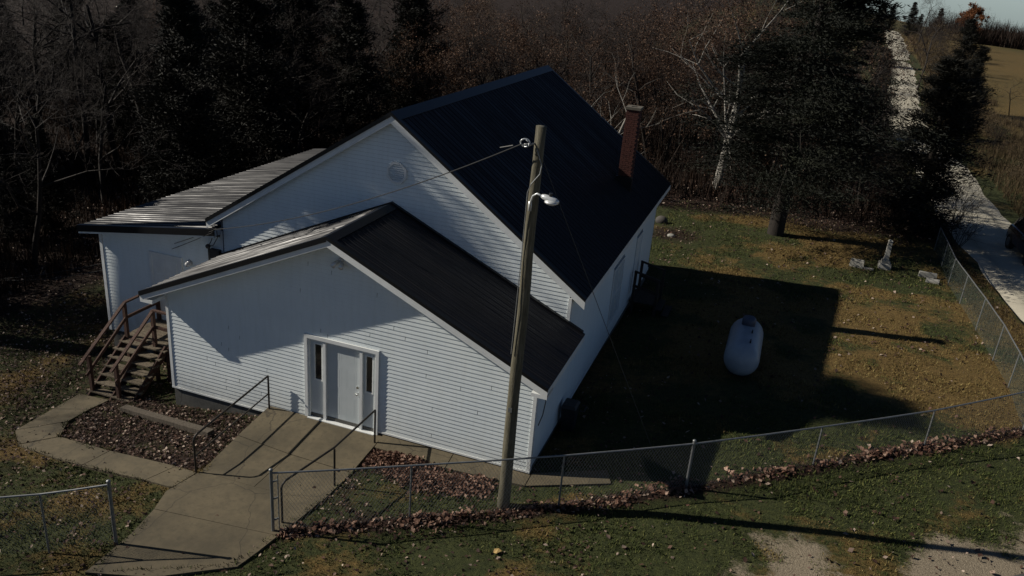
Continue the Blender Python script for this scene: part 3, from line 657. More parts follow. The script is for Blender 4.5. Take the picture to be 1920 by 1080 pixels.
# ---------------------------------------------------------------- chain link fences
def fence_bay(p, q, parent, sp=.072, rw=.0021, mat='wire'):
    (x0, y0_, b0, t0), (x1, y1, b1, t1) = p, q; Lb = math.hypot(x1-x0, y1-y0_); H = .5*((t0-b0)+(t1-b1))-.05
    A = np.array([x0, y0_]); D = np.array([x1-x0, y1-y0_])/Lb; N = np.array([-D[1], D[0]]); V = []; F = []
    def P3(u, v):
        t = u/Lb; zb = b0+.03+(b1-b0)*t; zt = (t0-.02)+(t1-t0)*t; s_ = A+D*u; return (s_[0], s_[1], zb+(zt-zb)*v/H)
    for s in (1, -1):
        u = -H
        while u < Lb+H:
            ua, va, ub, vb = (u, 0, u+H*.62, H) if s > 0 else (u+H*.62, 0, u, H)
            def clip(ua, va, ub, vb):
                for lim, side in ((0, 1), (Lb, -1)):
                    fa, fb = (ua-lim)*side, (ub-lim)*side
                    if fa < 0 and fb < 0: return None
                    if fa < 0: t = fa/(fa-fb); ua, va = ua+(ub-ua)*t, va+(vb-va)*t
                    elif fb < 0: t = fb/(fb-fa); ub, vb = ub+(ua-ub)*t, vb+(va-vb)*t
                return ua, va, ub, vb
            c = clip(ua, va, ub, vb)
            if c and abs(c[3]-c[1]) > .02:
                a, b = np.array(P3(c[0], c[1])), np.array(P3(c[2], c[3])); o = np.array([N[0], N[1], 0])*rw*s*.9; d = (b-a)/np.linalg.norm(b-a); e = np.cross(d, [N[0], N[1], 0])
                n = len(V)
                for pt in (a, b):
                    for th in (90, 210, 330): V.append(pt+o+rw*(np.array([N[0], N[1], 0])*math.cos(R(th))+e*math.sin(R(th))))
                F += [(n+i, n+(i+1) % 3, n+3+(i+1) % 3, n+3+i) for i in range(3)]
            u += sp
    obj('wire_mesh', (V, F), mat, parent)
def fence(pts, label, heavy=(), first_post=True, **kw):
    x, y, b, t = pts[len(pts)//2]; r = empty('chain_link_fence', (x, y, b), label=label, cat='fence')
    for i, (x, y, b, t) in enumerate(pts):
        if i == 0 and not first_post: continue
        hv = i in heavy; rr = .034 if hv else .021
        po = obj('post', tube([(x, y, b-.1), (x, y, t+(.07 if hv else -.03))], rr, 10), 'galv', r)
        if hv: obj('post_cap', sphere((x, y, t+.075), .044, 8, 5, 1, 1, .7), 'galv', po, True)
    for p, q in zip(pts[:-1], pts[1:]):
        obj('top_rail', tube([(p[0], p[1], p[3]), ((p[0]+q[0])/2, (p[1]+q[1])/2, (p[3]+q[3])/2-.008), (q[0], q[1], q[3])], .02, 8), 'galv', r)
        fence_bay(p, q, r, **kw)
    return r
f1 = fence(FN, 'chain link fence along the front lawn from the gate to the corner post', (0, 3, 6))
f2 = fence(FR, 'chain link fence running away along the gravel road side of the lawn', (), False, rw=.0016, mat='wiregreen')
f3 = fence(FL, 'chain link fence on the left side of the gate opening', (0,))
# hinge pipe by the gate post
gt = empty('gate_stub', (5.82, -3.82, -.3), label='slim second pipe beside the gate post of the front fence', cat='gate pipe')
obj('pipe', tube([(5.83, -3.80, -.35), (5.83, -3.80, 1.02)], .014, 8), 'galv', gt)
for zz in (0., .5, .9): obj('clamp', bar((5.76, -3.91, zz), (5.83, -3.80, zz), .03, .03), 'galv', gt)

# ---------------------------------------------------------------- utility pole and its hardware
up = empty('utility_pole', (9.69, -1.28, -.2), label='tall weathered wooden utility pole in front of the church', cat='utility pole')
NP = 14; pts = [(9.69+.075*i/NP+.01*math.sin(i), -1.28+.01*math.sin(i*1.7), -.5+8.48*i/NP) for i in range(NP+1)]
obj('shaft', tube(pts, [.135-.042*i/NP+.003*math.sin(i*2.3) for i in range(NP+1)], 16), 'pole', up, True)
obj('insulator_bracket', join(tube([(9.74, -1.30, 7.68), (9.66, -1.42, 7.66), (9.55, -1.50, 7.66)], .018, 6), sphere((9.63, -1.44, 7.66), .035)), 'galv', up, True)
obj('wire_coil', join(tube([(9.55+.085*math.cos(t), -1.45+.02*math.sin(2*t), 7.68+.07*math.sin(t)) for t in np.linspace(0, 6.28, 18)], .013, 6, False), tube([(9.54+.075*math.cos(t), -1.44-.02*math.sin(2*t), 7.685+.055*math.sin(t)) for t in np.linspace(.4, 6.0, 16)], .011, 6)), 'lampw', up, True)
obj('lamp_cable', tube([(9.76, -1.40, 7.6), (9.87, -1.37, 7.3), (9.86, -1.40, 7.15), (9.72, -1.42, 6.95), (9.66, -1.40, 6.78), (9.65, -1.39, 5.5), (9.62, -1.41, 3.5)], .009, 5), 'galv', up)
obj('tin_tag', box(9.66, 9.74, -1.415, -1.405, 2.2, 2.3), 'galv', up)
lamp = empty('street_lamp', (9.78, -1.4, 6.5), label='white dusk to dawn lamp on a bent arm on the wooden pole', cat='lamp')
obj('bracket', join(box(9.70, 9.76, -1.41, -1.385, 6.44, 6.62), tube([(9.73, -1.41, 6.48), (9.75, -1.46, 6.62), (9.80, -1.50, 6.76), (9.88, -1.52, 6.82), (10.0, -1.54, 6.79)], .020, 8)), 'lampw', lamp, True)
hd = obj('housing', join(tube([(9.97, -1.535, 6.80), (10.02, -1.54, 6.79), (10.09, -1.545, 6.775), (10.16, -1.55, 6.76), (10.24, -1.555, 6.742), (10.30, -1.56, 6.73)], [.03, .052, .062, .064, .060, .035], 12)), 'lampw', lamp, True)
obj('reflector_rim', tube([(10.17, -1.55, 6.755), (10.169, -1.55, 6.728), (10.168, -1.55, 6.705)], [.085, .125, .13], 16), 'lampw', lamp, True)
obj('lens', tube([(10.168, -1.55, 6.703), (10.167, -1.55, 6.67)], [.115, .07], 14), 'head', lamp, True)
obj('photocell', join(tube([(10.14, -1.55, 6.82), (10.145, -1.55, 6.88)], .032, 10)), 'black', lamp)
# overhead wires
def sag(a, b, s, n=16, w=None):
    a = Vector(a); b = Vector(b); return [a.lerp(b, i/n)-Vector((0, 0, 4*s*(i/n)*(1-i/n))) for i in range(n+1)]
tag(obj('service_wire', tube(sag((9.5, -1.5, 7.66), (-.26, 2.30, 3.24), .30), .011, 5), 'cable'), 'black service wire sagging from the wooden pole to the church eave', 'wire')
obj_w = tube([(9.33, -1.44, 7.60), (9.22, -1.40, 7.56), (9.05, -1.33, 7.50)], .013, 6)
tag(obj('dead_end_grip', obj_w, 'cable'), 'pale wire grip on the service wire near the pole', 'wire grip')
tag(obj('telephone_wire', tube(sag((-.26, 2.28, 3.22), (-11.6, 4.75, -1.35), .25), .009, 5), 'cable'), 'upper of two thin wires leaving the eave toward the left woods', 'wire')
tag(obj('telephone_wire', tube(sag((-.28, 2.26, 3.16), (-11.6, 4.75, -1.40), .42), .009, 5), 'cable'), 'lower of two thin wires leaving the eave toward the left woods', 'wire')
tag(obj('guy_wire', tube([(9.78, -1.24, 7.5), (12.6, 1.3, g(12.6, 1.3)-.05)], .007, 5), 'cable'), 'thin guy wire slanting from the pole top down to the dark lawn', 'guy wire')
# ---------------------------------------------------------------- propane tank
tk = empty('propane_tank', (13.9, 7.95, 0), label='white horizontal propane tank standing on the shaded lawn', cat='tank')
r_ = .50; V = []; F = []; n = 24; prof = []
for i in range(7): t = math.pi/2*i/6; prof.append((-.95-.42*math.cos(t), r_*math.sin(t)))
for i in range(7): t = math.pi/2*i/6; prof.append((.95+.42*math.sin(t), r_*math.cos(t)))
tz = .62
for (yy, rr) in prof:
    for k_ in range(n):
        t = 2*math.pi*k_/n; V.append((13.9+max(rr, .002)*math.cos(t), 7.95+yy, tz+max(rr, .002)*math.sin(t)))
for i in range(len(prof)-1):
    for k_ in range(n): F.append((i*n+k_, i*n+(k_+1) % n, (i+1)*n+(k_+1) % n, (i+1)*n+k_))
obj('shell', (V, F), 'tank', tk, True)
obj('valve_dome', join(tube([(13.9, 8.5, tz+.45), (13.9, 8.5, tz+.66), (13.9, 8.5, tz+.72)], [.20, .20, .15], 16)), 'tankdome', tk, True)
obj('valve', tube([(13.9, 8.95, tz+.45), (13.9, 8.95, tz+.58)], .03, 8), 'black', tk); obj('lifting_lug', box(14.03, 14.07, 7.1, 7.22, tz+.48, tz+.56), 'black', tk); obj('lifting_lug', box(14.03, 14.07, 7.85, 7.95, tz+.48, tz+.56), 'black', tk)
for yy in (7.2, 8.7): obj('leg', join(box(13.6, 14.2, yy-.05, yy+.05, tz-.62, tz-.38)), 'black', tk)
# dark bin by the side wall
bn = empty('wheeled_bin', (10.25, 2.35, -.3), label='black bin standing against the right side wall of the church', cat='bin')
def frus(x, y, z0, z1, a0, a1, b0, b1): return [(x+sx*a, y+sy*b, z) for z, a, b in ((z0, a0, b0), (z1, a1, b1)) for sy in (-1, 1) for sx in (-1, 1)], [(0, 2, 3, 1), (4, 5, 7, 6), (0, 1, 5, 4), (2, 6, 7, 3), (0, 4, 6, 2), (1, 3, 7, 5)]
obj('body', frus(10.12, 2.35, -.28, .52, .13, .19, .16, .22), 'black', bn); obj('lid', frus(10.12, 2.35, .52, .59, .19, .15, .24, .19), 'black', bn)
for s_ in (-.2, .2): obj('wheel', tube([(10.02, 2.35+s_-.03, -.2), (10.02, 2.35+s_+.03, -.2)], .1, 12), 'tyre', bn)
obj('handle', tube([(10.40, 2.2, .5), (10.5, 2.2, .5), (10.5, 2.5, .5), (10.40, 2.5, .5)], .015, 6), 'black', bn)

# ---------------------------------------------------------------- gravestones
mo = empty('obelisk_monument', (18.97, 21.89, -.46), label='tall pale gravestone shaft on a two tier base in the far lawn', cat='gravestone')
obj('lower_base', frus(18.97, 21.89, -.5, -.24, .25, .24, .25, .24), 'stone', mo); obj('upper_base', frus(18.97, 21.89, -.24, -.10, .17, .16, .17, .16), 'stone', mo)
obj('shaft', frus(18.97, 21.89, -.10, .74, .10, .08, .10, .08), 'stone', mo); obj('broken_top', join(([(18.87, 21.79, .74), (19.07, 21.79, .74), (19.07, 21.99, .74), (18.87, 21.99, .74), (18.93, 21.86, .84), (19.03, 21.90, .80)], [(0, 1, 5, 4), (1, 2, 5), (2, 3, 4, 5), (3, 0, 4), (3, 2, 1, 0)])), 'stone', mo)
gs = empty('gravestone', (17.85, 21.40, -.47), label='low pale rectangular gravestone left of the tall shaft', cat='gravestone')
obj('slab', join(([(17.52, 21.30, -.5), (18.10, 21.22, -.5), (18.12, 21.50, -.5), (17.54, 21.58, -.5), (17.55, 21.38, -.22), (18.08, 21.30, -.22), (18.10, 21.48, -.17), (17.57, 21.56, -.17)], [(3, 2, 1, 0), (4, 5, 6, 7), (0, 1, 5, 4), (1, 2, 6, 5), (2, 3, 7, 6), (3, 0, 4, 7)])), 'stone', gs); obj('footing', box(18.14, 18.5, 21.2, 21.4, -.52, -.42), 'stone', gs)
gs = empty('gravestone', (20.68, 21.38, -.43), label='fallen gravestone with a pale bar and slab close to the side fence', cat='gravestone')
obj('headstone', frus(20.66, 21.5, -.5, -.22, .36, .34, .08, .07), 'stone', gs); obj('ledger_slab', bar((20.55, 21.0, -.40), (21.05, 20.9, -.38), .42, .08), 'stone', gs)
tag(obj('gravestone', sphere((8.92, 23.79, -.62), .28, 12, 8, 1.1, .7, .9), 'stonedark', None, True), 'dark rounded gravestone behind the rear corner of the church', 'gravestone')
tag(obj('gravestone', sphere((9.75, 21.6, -.62), .15, 10, 6, 1.3, .8, .7), 'stone', None, True), 'small pale stone nearest the church rear in the brown leaves', 'gravestone')

# ---------------------------------------------------------------- car
car = empty('parked_car', (26.0, 27.2, g(25.7, 27.2)+.05), R(4), label='dark maroon car on the gravel road at the right edge', cat='car')
def carobj(n, vf, m, p=car, s=False):
    V, F = vf; me = bpy.data.meshes.new(n); me.from_pydata([tuple(v) for v in V], [], F)
    if s: me.polygons.foreach_set('use_smooth', [True]*len(me.polygons))
    me.update(); return link_mesh(n, me, m, p)
# length along -y (front faces the camera)
secs = [(-2.30,.62,.42,.78,.74),(-2.15,.82,.34,.92,.80),(-1.2,.90,.30,1.02,.84),(-.95,.91,.30,1.08,.86),(.0,.92,.30,1.12,.88),(1.4,.92,.30,1.12,.88),(2.1,.88,.34,1.08,.84),(2.28,.78,.42,1.0,.78)]
V = []; F = []
for (y, hw, zb, zt, hs) in secs:
    V += [(-hw*.9, y, zb), (-hw, y, zb+.12), (-hw, y, hs), (-hw*.93, y, zt-.04), (-hw*.75, y, zt), (hw*.75, y, zt), (hw*.93, y, zt-.04), (hw, y, hs), (hw, y, zb+.12), (hw*.9, y, zb)]
for i in range(len(secs)-1):
    for k_ in range(10): F.append((i*10+k_, i*10+(k_+1) % 10, (i+1)*10+(k_+1) % 10, (i+1)*10+k_))
F += [tuple(range(10))[::-1], tuple(len(V)-10+k_ for k_ in range(10))]
carobj('body', (V, F), 'carp', s=False)
cab = [(-1.10,.72,1.04,.72,1.06),(-.45,.76,1.08,.62,1.58),(.0,.78,1.1,.64,1.66),(1.3,.78,1.1,.64,1.66),(1.85,.76,1.08,.60,1.52),(2.2,.72,1.04,.7,1.06)]
V = []; F = []
for (y, hb, zb, ht, zt) in cab: V += [(-hb, y, zb), (-ht, y, zt), (ht, y, zt), (hb, y, zb)]
for i in range(len(cab)-1):
    for k_ in range(3): F.append((i*4+k_, i*4+k_+1, (i+1)*4+k_+1, (i+1)*4+k_))
carobj('cabin', (V, F), 'carp')
carobj('windshield', ([(-.66, -1.09, 1.10), (.66, -1.09, 1.10), (.58, -.50, 1.56), (-.58, -.50, 1.56)], [(0, 1, 2, 3)]), 'glass')
for sx in (-1, 1):
    carobj('side_window', ([(sx*.755, -.6, 1.14), (sx*.785, 1.7, 1.14), (sx*.665, 1.25, 1.58), (sx*.665, -.1, 1.58)], [(0, 1, 2, 3)]), 'glass')
    carobj('mirror', join(box(min(sx*.93, sx*1.16), max(sx*.93, sx*1.16), -.80, -.66, 1.06, 1.24)), 'black')
    carobj('headlight', box(min(sx*.45, sx*.72), max(sx*.45, sx*.72), -2.30, -2.22, .62, .76), 'head')
    for yy in (-1.45, 1.4):
        wl = carobj('wheel', tube([(sx*.72, yy, .36), (sx*.94, yy, .36)], .36, 20), 'tyre'); carobj('rim', tube([(sx*.90, yy, .36), (sx*.95, yy, .36)], .22, 14), 'galv', wl)
carobj('grille', box(-.42, .42, -2.33, -2.24, .55, .72), 'black'); carobj('bumper', box(-.78, .78, -2.36, -2.2, .36, .52), 'black')

# ---------------------------------------------------------------- vegetation prototypes
class MB:
    def __init__(s): s.V = []; s.F = []; s.T = []
    def tri_tube(s, a, b, ra, rb, n=3):
        d = b-a; L = np.linalg.norm(d)
        if L < 1e-5: return
        d = d/L; u = np.cross(d, [0, 0, 1.]); 
        if np.linalg.norm(u) < .1: u = np.cross(d, [1., 0, 0])
        u /= np.linalg.norm(u); v = np.cross(d, u); k = len(s.V)
        for p, r in ((a, ra), (b, rb)):
            for i in range(n):
                t = 6.2832*i/n; s.V.append(p+r*(u*math.cos(t)+v*math.sin(t)))
        for i in range(n): s.F.append((k+i, k+(i+1) % n, k+n+(i+1) % n, k+n+i))
    def make(s, name, mat, parent=None):
        return fast(name, np.array(s.V), np.array(s.F), mat, parent, {'tone': np.full(len(s.V), .5)})
def unit(v): return v/(np.linalg.norm(v)+1e-9)
def grow(rg, p, d, L, r, lv, maxlv, trunk, twig, tips, droop=.0, wig=.18, kids=(3, 5), rmin=.006, tl=1):
    n = 5 if lv == 0 else 3; mb = trunk if lv <= tl else twig; sides = 8 if lv == 0 else (5 if lv == 1 else 3)
    q = p.copy(); dd = d.copy(); pts = [(q, dd, r)]
    for i in range(n):
        dd = unit(dd+rg.normal(0, wig*(.45 if lv == 0 else 1), 3)+np.array([0, 0, .05-droop])); q2 = q+dd*L/n; r2 = max(rmin, r*(1-(.55 if lv == 0 else .7)*(i+1)/n))
        mb.tri_tube(q, q2, pts[-1][2], r2, sides); q = q2; pts.append((q, dd, r2))
    if lv >= maxlv: tips.append((q, dd)); tips.append(((pts[-2][0]+q)/2, dd)); return
    k = rg.integers(*kids)+ (3 if lv == 0 else 0)
    for j in range(k):
        t = rg.uniform(.35 if lv == 0 else .2, 1.0); i = min(n, max(1, int(t*n+.5))); bp, bd, br = pts[i]
        side = unit(np.cross(bd, rg.normal(0, 1, 3))); nd = unit(bd*rg.uniform(.45, .9)+side*rg.uniform(.5, 1.0))
        grow(rg, bp, nd, L*rg.uniform(.45, .68)*(1.15-.4*t if lv == 0 else 1), max(rmin, br*rg.uniform(.5, .7)), lv+1, maxlv, trunk, twig, tips, droop, wig, kids, rmin, tl)
def leafquads(rg, C3, size, jitter, ratio=.7):
    n = len(C3); a = rg.normal(0, 1, (n, 3)); a /= np.linalg.norm(a, axis=1)[:, None]; b = np.cross(a, rg.normal(0, 1, (n, 3))); b /= np.linalg.norm(b, axis=1)[:, None]
    s = (size*rg.uniform(.6, 1.4, n))[:, None]; P = C3+rg.normal(0, 1, (n, 3))*jitter
    V = np.stack([P-a*s, P+b*s*ratio, P+a*s, P-b*s*ratio], 1).reshape(-1, 3); F = np.arange(4*n).reshape(n, 4)
    return V, F, np.repeat(rg.uniform(0, 1, n)**1.3, 4)
def deciduous(name, seed, H, r, bark, twigm, leaf=None, nleaf=0, maxlv=4, kids=(3, 5), trunks=1, lsize=.055, wig=.18, spread=.15, tl=1):
    rg = np.random.default_rng(seed); tr = MB(); tw = MB(); tips = []
    for k in range(trunks):
        d = unit(np.array([rg.normal(0, spread), rg.normal(0, spread), 1.])); grow(rg, np.array([rg.normal(0, .15*(trunks > 1)), rg.normal(0, .15*(trunks > 1)), -.2]), d, H*.72, r, 0, maxlv, tr, tw, tips, 0, wig, kids, .006, tl)
    root = empty(name, (0, 0, -500)); tr.make('trunk', bark, root)
    if tw.V: tw.make('branches', twigm, root)
    if leaf:
        tp = np.array([t[0] for t in tips]); tp = tp[rg.integers(0, len(tp), nleaf)]
        V, F, T = leafquads(rg, tp, lsize, .22); fast('crown', V, F, leaf, root, {'tone': T})
    return root
def conifer(name, seed, H, Rr, mat, nbr=110, per=150, z0=.8, up=.35, droop=.1, bark='bark', size=.09, full=.55, flat=.45, tiers=0):
    """trunk, limbs and ragged clumps of needle sprays"""
    rg = np.random.default_rng(seed); tr = MB(); lean = rg.normal(0, .015, 2)*H
    tr.tri_tube(np.array([0, 0, -.2]), np.array([lean[0]*.4, lean[1]*.4, H*.5]), .024*H, .014*H, 9); tr.tri_tube(np.array([lean[0]*.4, lean[1]*.4, H*.5]), np.array([lean[0], lean[1], H*.97]), .014*H, .02, 7)
    Cs = []; Ax = []; Ts = []; ph = rg.uniform(0, 6.28, 4)
    for i in range(nbr):
        t = ((i+rg.uniform(0, 1))/nbr)**.95; t = (round(t*tiers)+rg.normal(0, .10))/tiers*.97+.005 if tiers else t; t = min(.985, max(0, t)); z = z0+(H-z0)*t; a = rg.uniform(0, 6.283); c0 = np.array([lean[0]*t, lean[1]*t, z])
        prof = (1-t)**full*(.62+.38*min(1, t/.14+.2))
        ir = 1+.20*math.sin(2*a+ph[0]+3*t)+.16*math.sin(3*a+ph[1]-7*t)+.12*math.sin(5*a+9*t+ph[2])
        rad = Rr*prof*ir*rg.choice([rg.uniform(.45, .8), rg.uniform(.8, 1.08), rg.uniform(.95, 1.25)], p=[.35, .5, .15])+.12
        el = up*(.3+t)+rg.normal(0, .12); o = np.array([math.cos(a), math.sin(a), el]); side = np.array([-math.sin(a), math.cos(a), 0])
        e = c0+o*rad-np.array([0, 0, droop*rad]); tr.tri_tube(c0, e, .010+.025*(1-t), .005, 3)
        nc = int(3+7*rad/Rr)
        for k in range(nc):
            u = rg.uniform(.25, 1.)**.8; cc = c0+o*rad*u-np.array([0, 0, droop*rad*u*u])+side*rg.normal(0, .17)*rad*u+np.array([0, 0, rg.normal(0, .09)*rad])
            cr_ = (.10+.17*rad*rg.uniform(.5, 1.2)*(1.15-.5*u)); n = int(per*rg.uniform(.5, 1.3)/7)
            P = cc+rg.normal(0, 1, (n, 3))*np.array([cr_, cr_, cr_*flat]); Cs.append(P)
            ax = o+np.outer(rg.normal(0, .8, n), side); ax[:, 2] += rg.normal(-.05, .5, n); Ax.append(ax)
            Ts.append(np.clip(rg.uniform(0, .85)**1.4+rg.uniform(0, .15, n), 0, 1))
    P = np.concatenate(Cs); A = np.concatenate(Ax); A /= np.linalg.norm(A, axis=1)[:, None]; T = np.concatenate(Ts); n = len(P)
    B = np.cross(A, rg.normal(0, 1, (n, 3))); B /= np.linalg.norm(B, axis=1)[:, None]; s = (size*rg.uniform(.5, 1.5, n))[:, None]
    V = np.stack([P-A*s, P+B*s*.27, P+A*s*1.4, P-B*s*.27], 1).reshape(-1, 3)
    root = empty(name, (0, 0, -500)); tr.make('trunk', bark, root); fast('crown', V, np.arange(4*n).reshape(n, 4), mat, root, {'tone': np.repeat(T, 4)}); return root
def shrub(name, seed, H, nst, mat, leaf=None, nleaf=0, spread=.6):
    rg = np.random.default_rng(seed); tw = MB(); tips = []
    for k in range(nst):
        a = rg.uniform(0, 6.28); d = unit(np.array([math.cos(a)*spread*rg.uniform(.2, 1), math.sin(a)*spread*rg.uniform(.2, 1), 1.])); grow(rg, np.array([.12*math.cos(a), .12*math.sin(a), -.05]), d, H*rg.uniform(.5, .9), .012, 1, 3, tw, tw, tips, 0, .2, (3, 5), .004)
    root = empty(name, (0, 0, -500)); tw.make('branches', mat, root)
    if leaf:
        tp = np.array([t[0] for t in tips]); tp = tp[rg.integers(0, len(tp), nleaf)]; V, F, T = leafquads(rg, tp, .05, .12); fast('foliage', V, F, leaf, root, {'tone': T})
    return root
PR = {}
PR['bare'] = [deciduous('bare_tree', 11+i, 11, .15, 'bark', 'twig', maxlv=5, kids=(3, 5), wig=.24) for i in range(4)]
PR['russet'] = [deciduous('russet_tree', 31+i, 9, .11, 'bark', 'twig', 'russet', 9000, maxlv=4, kids=(3, 6), lsize=.05) for i in range(2)]+[deciduous('russet_tree', 37, 9, .11, 'bark', 'twigp', 'russet', 4500, maxlv=4, kids=(3, 6), lsize=.05, wig=.24)]
PR['birch'] = [deciduous('white_barked_tree', 44, 11, .19, 'barkp', 'twig', 'russet', 5000, maxlv=4, kids=(3, 5), tl=2, trunks=2, lsize=.055, wig=.17, spread=.16)]
PR['orange'] = [deciduous('orange_tree', 52, 8, .14, 'bark', 'twig', 'orange', 12000, maxlv=3, kids=(4, 6), lsize=.12)]
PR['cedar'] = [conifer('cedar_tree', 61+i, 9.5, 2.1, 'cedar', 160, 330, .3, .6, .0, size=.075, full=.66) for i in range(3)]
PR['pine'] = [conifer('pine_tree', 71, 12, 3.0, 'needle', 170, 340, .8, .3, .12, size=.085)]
PR['shrub'] = [shrub('bare_shrub', 81+i, 2.6, 14, 'twig') for i in range(2)]
PR['tanshrub'] = [shrub('tan_shrub', 91, 2.4, 16, 'twigp', 'weed', 1500)]
HT = {'bare': 11., 'russet': 9., 'birch': 11., 'orange': 8., 'cedar': 9.5, 'pine': 12., 'shrub': 2.6, 'tanshrub': 2.4}
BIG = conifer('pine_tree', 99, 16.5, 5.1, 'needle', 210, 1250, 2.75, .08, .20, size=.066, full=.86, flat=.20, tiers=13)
CAT = {'bare': 'tree', 'russet': 'tree', 'birch': 'tree', 'orange': 'tree', 'cedar': 'tree', 'pine': 'tree', 'shrub': 'shrub', 'tanshrub': 'shrub'}
used = set()
def plant(kind, x, y, H, label, group=None, rz=None, wide=1.):
    protos = PR[kind]; i = random.randrange(len(protos)); p = protos[i]; s = H/HT[kind]; rz = random.uniform(0, 6.28) if rz is None else rz
    c = copy_tree(p, (x, y, g(x, y)-.03), rz, (s*wide, s*wide, s), label, group); c['category'] = CAT[kind]; return c
# foreground conifer and neighbours
BIG.location = (14.28, 24.4, g(14.28, 24.4)); tag(BIG, 'large dark spreading conifer on the lawn behind the propane tank', 'tree')
plant('cedar', 20.9, 29.4, 8.4, 'brownish dark conifer right beside the gravel road, behind the side fence end', wide=1.4)
plant('shrub', 22.6, 27.6, 3.0, 'bare twiggy shrub leaning over the road beside the fence end', wide=1.2)
plant('shrub', 23.0, 31.5, 3.2, 'bare twiggy shrub at the road edge behind the first roadside shrub', wide=1.1)
plant('bare', 18.4, 33.0, 9.5, 'leafless tree between the two dark conifers')
plant('birch', 10.6, 32.5, 11.5, 'white-barked tree with russet leaves left of the large conifer', rz=1.0)
plant('birch', 4.6, 27.5, 6.6, 'small white-limbed tree just behind the church ridge', rz=3.1)
# === trees beyond
TL = [
    (-12.6, 21, 'cedar', 12.5, 'tall black conifer rising behind the left end of the wing roof'),
    (-15.7, 30, 'cedar', 12, 'dark conifer right of the tallest one behind the wing roof'),
    (-11.4, 29, 'cedar', 10.5, 'dark pointed conifer just left of the church ridge'),
    (-10.4, 36, 'cedar', 12, 'dark conifer seen above the front end of the church ridge'),
    (-14.4, 17, 'cedar', 6.5, 'small dark cedar at the woods edge left of the wing'),
    (-16.1, 11, 'cedar', 5.0, 'low dark cedar at the left woods edge nearest the lawn'),
    (-16.2, 9, 'cedar', 5.5, 'dark cedar cut by the left picture edge'),
    (-25.8, 26, 'cedar', 8, 'middle-sized dark cedar between bare trunks on the left'),
    (-25.4, 19, 'bare', 12, 'leafless tree with dark trunk near the left picture edge'),
    (-23.0, 20, 'bare', 13, 'leafless tree with the thickest straight dark trunk at upper left'),
    (-22.6, 22, 'bare', 13, 'leafless forked tree right of the thick straight trunk'),
    (-21.9, 24, 'bare', 12, 'leafless tree with long side limb at upper left'),
    (-24.5, 34, 'bare', 10, 'leafless tree between the left bare trunks and the tall conifer'),
    (-15.6, 40, 'bare', 9, 'pale twiggy tree in the gap between two dark conifers'),
    (-9.4, 44, 'bare', 9, 'brown leafless tree above the middle of the church ridge'),
    (-9.0, 50, 'bare', 9, 'leafless tree left of the russet thicket above the ridge end'),
    (-2.9, 42, 'russet', 8.5, 'russet-leaved tree directly above the far end of the ridge'),
    (0.8, 40, 'russet', 8.5, 'russet-leaved tree right of the ridge end'),
    (3.2, 44, 'russet', 9.5, 'taller russet-leaved tree above the brick chimney'),
    (6.7, 38, 'russet', 7.5, 'low russet-leaved tree right of the chimney top'),
    (7.6, 46, 'russet', 10, 'russet-leaved tree left of the white-barked trunks'),
    (12.3, 50, 'russet', 11, 'russet-leaved tree behind the top of the large conifer'),
    (17.4, 55, 'russet', 9, 'sparse russet tree between large conifer and far road'),
    (13.6, 70, 'bare', 11, 'leafless tree behind the large conifer'),
    (19.7, 75, 'bare', 10.5, 'leafless tree overhanging the left edge of the far road'),
    (20.1, 58, 'cedar', 7, 'dark cedar left of the far road'),
    (23.1, 100, 'bare', 9, 'leafless tree beside the far road, left side'),
    (24.0, 128, 'cedar', 9, 'distant dark cedar left of the far road'),
    (26.7, 160, 'bare', 9, 'distant leafless tree at the left road edge'),
    (27.6, 62, 'cedar', 7.5, 'dark cedar on the right bank of the road, nearest of its row'),
    (28.9, 80, 'cedar', 9, 'dark cedar on the right bank of the road, second of its row'),
    (27.8, 97, 'bare', 8.5, 'bushy leafless tree behind the dark cedars on the right road bank'),
    (33.1, 130, 'bare', 10, 'twiggy tree right of the far road bend'),
    (36.4, 165, 'bare', 10, 'leafless treetop breaking the skyline right of the far road'),
    (37.2, 190, 'bare', 11, 'leafless treetop on the skyline right of the far road'),
    (37.3, 215, 'cedar', 8, 'farthest cedar on the skyline beside the road'),
    (54.0, 235, 'orange', 8.6, 'orange-leaved round tree on the skyline beyond the field'),
    (27.6, 85, 'tanshrub', 3.2, 'tan bush on the road verge below the cedars'),
    (25.9, 68, 'tanshrub', 2.6, 'tan bush on the road verge nearer the dark cedar row'),
]
for (x, y, k, H, l) in TL: plant(k, x, y, H, l)
placed = [(x, y) for x, y, *_ in TL]+[(14.3, 24.4), (21.3, 29.6), (10.6, 32.5), (4.6, 27.5), (18.4, 33)]
def scatter(n, xr, yr, cond, dmin, kinds, Hs, label, group):
    c = 0; tries = 0; random.seed(len(label)*31+n)
    KN = {'bare': 'leafless tree', 'russet': 'russet-leaved tree', 'cedar': 'dark cedar', 'pine': 'dark pine', 'shrub': 'bare grey bush', 'tanshrub': 'tan leafy bush'}
    while c < n and tries < n*60:
        tries += 1; x = random.uniform(*xr); y = random.uniform(*yr)
        if not cond(x, y) or any((x-a)**2+(y-b)**2 < dmin**2 for a, b in placed): continue
        k = random.choice(kinds); plant(k, x, y, random.uniform(*Hs), KN[k]+' '+label, KN[k]+'s '+group); placed.append((x, y)); c += 1
rd = lambda x, y: float(segdist(np.array(x), np.array(y), road_pts))
clear = lambda x, y: x < 13.9+(y+15)*.086-1.3 or x > 13.9+(y+15)*.108+1.5
back = lambda x, y: rd(x, y) > 3.5 and x < 22.5 and y > 31 and clear(x, y)
scatter(75, (-45, 20), (32, 62), back, 2.1, ['bare'], (7, 10.5), 'in the brown woods behind the church', 'filling the woods behind the church')
scatter(18, (-20, 20), (32, 58), back, 2.0, ['russet'], (5.5, 9), 'deep in the woods behind the church', 'in the woods behind the church')
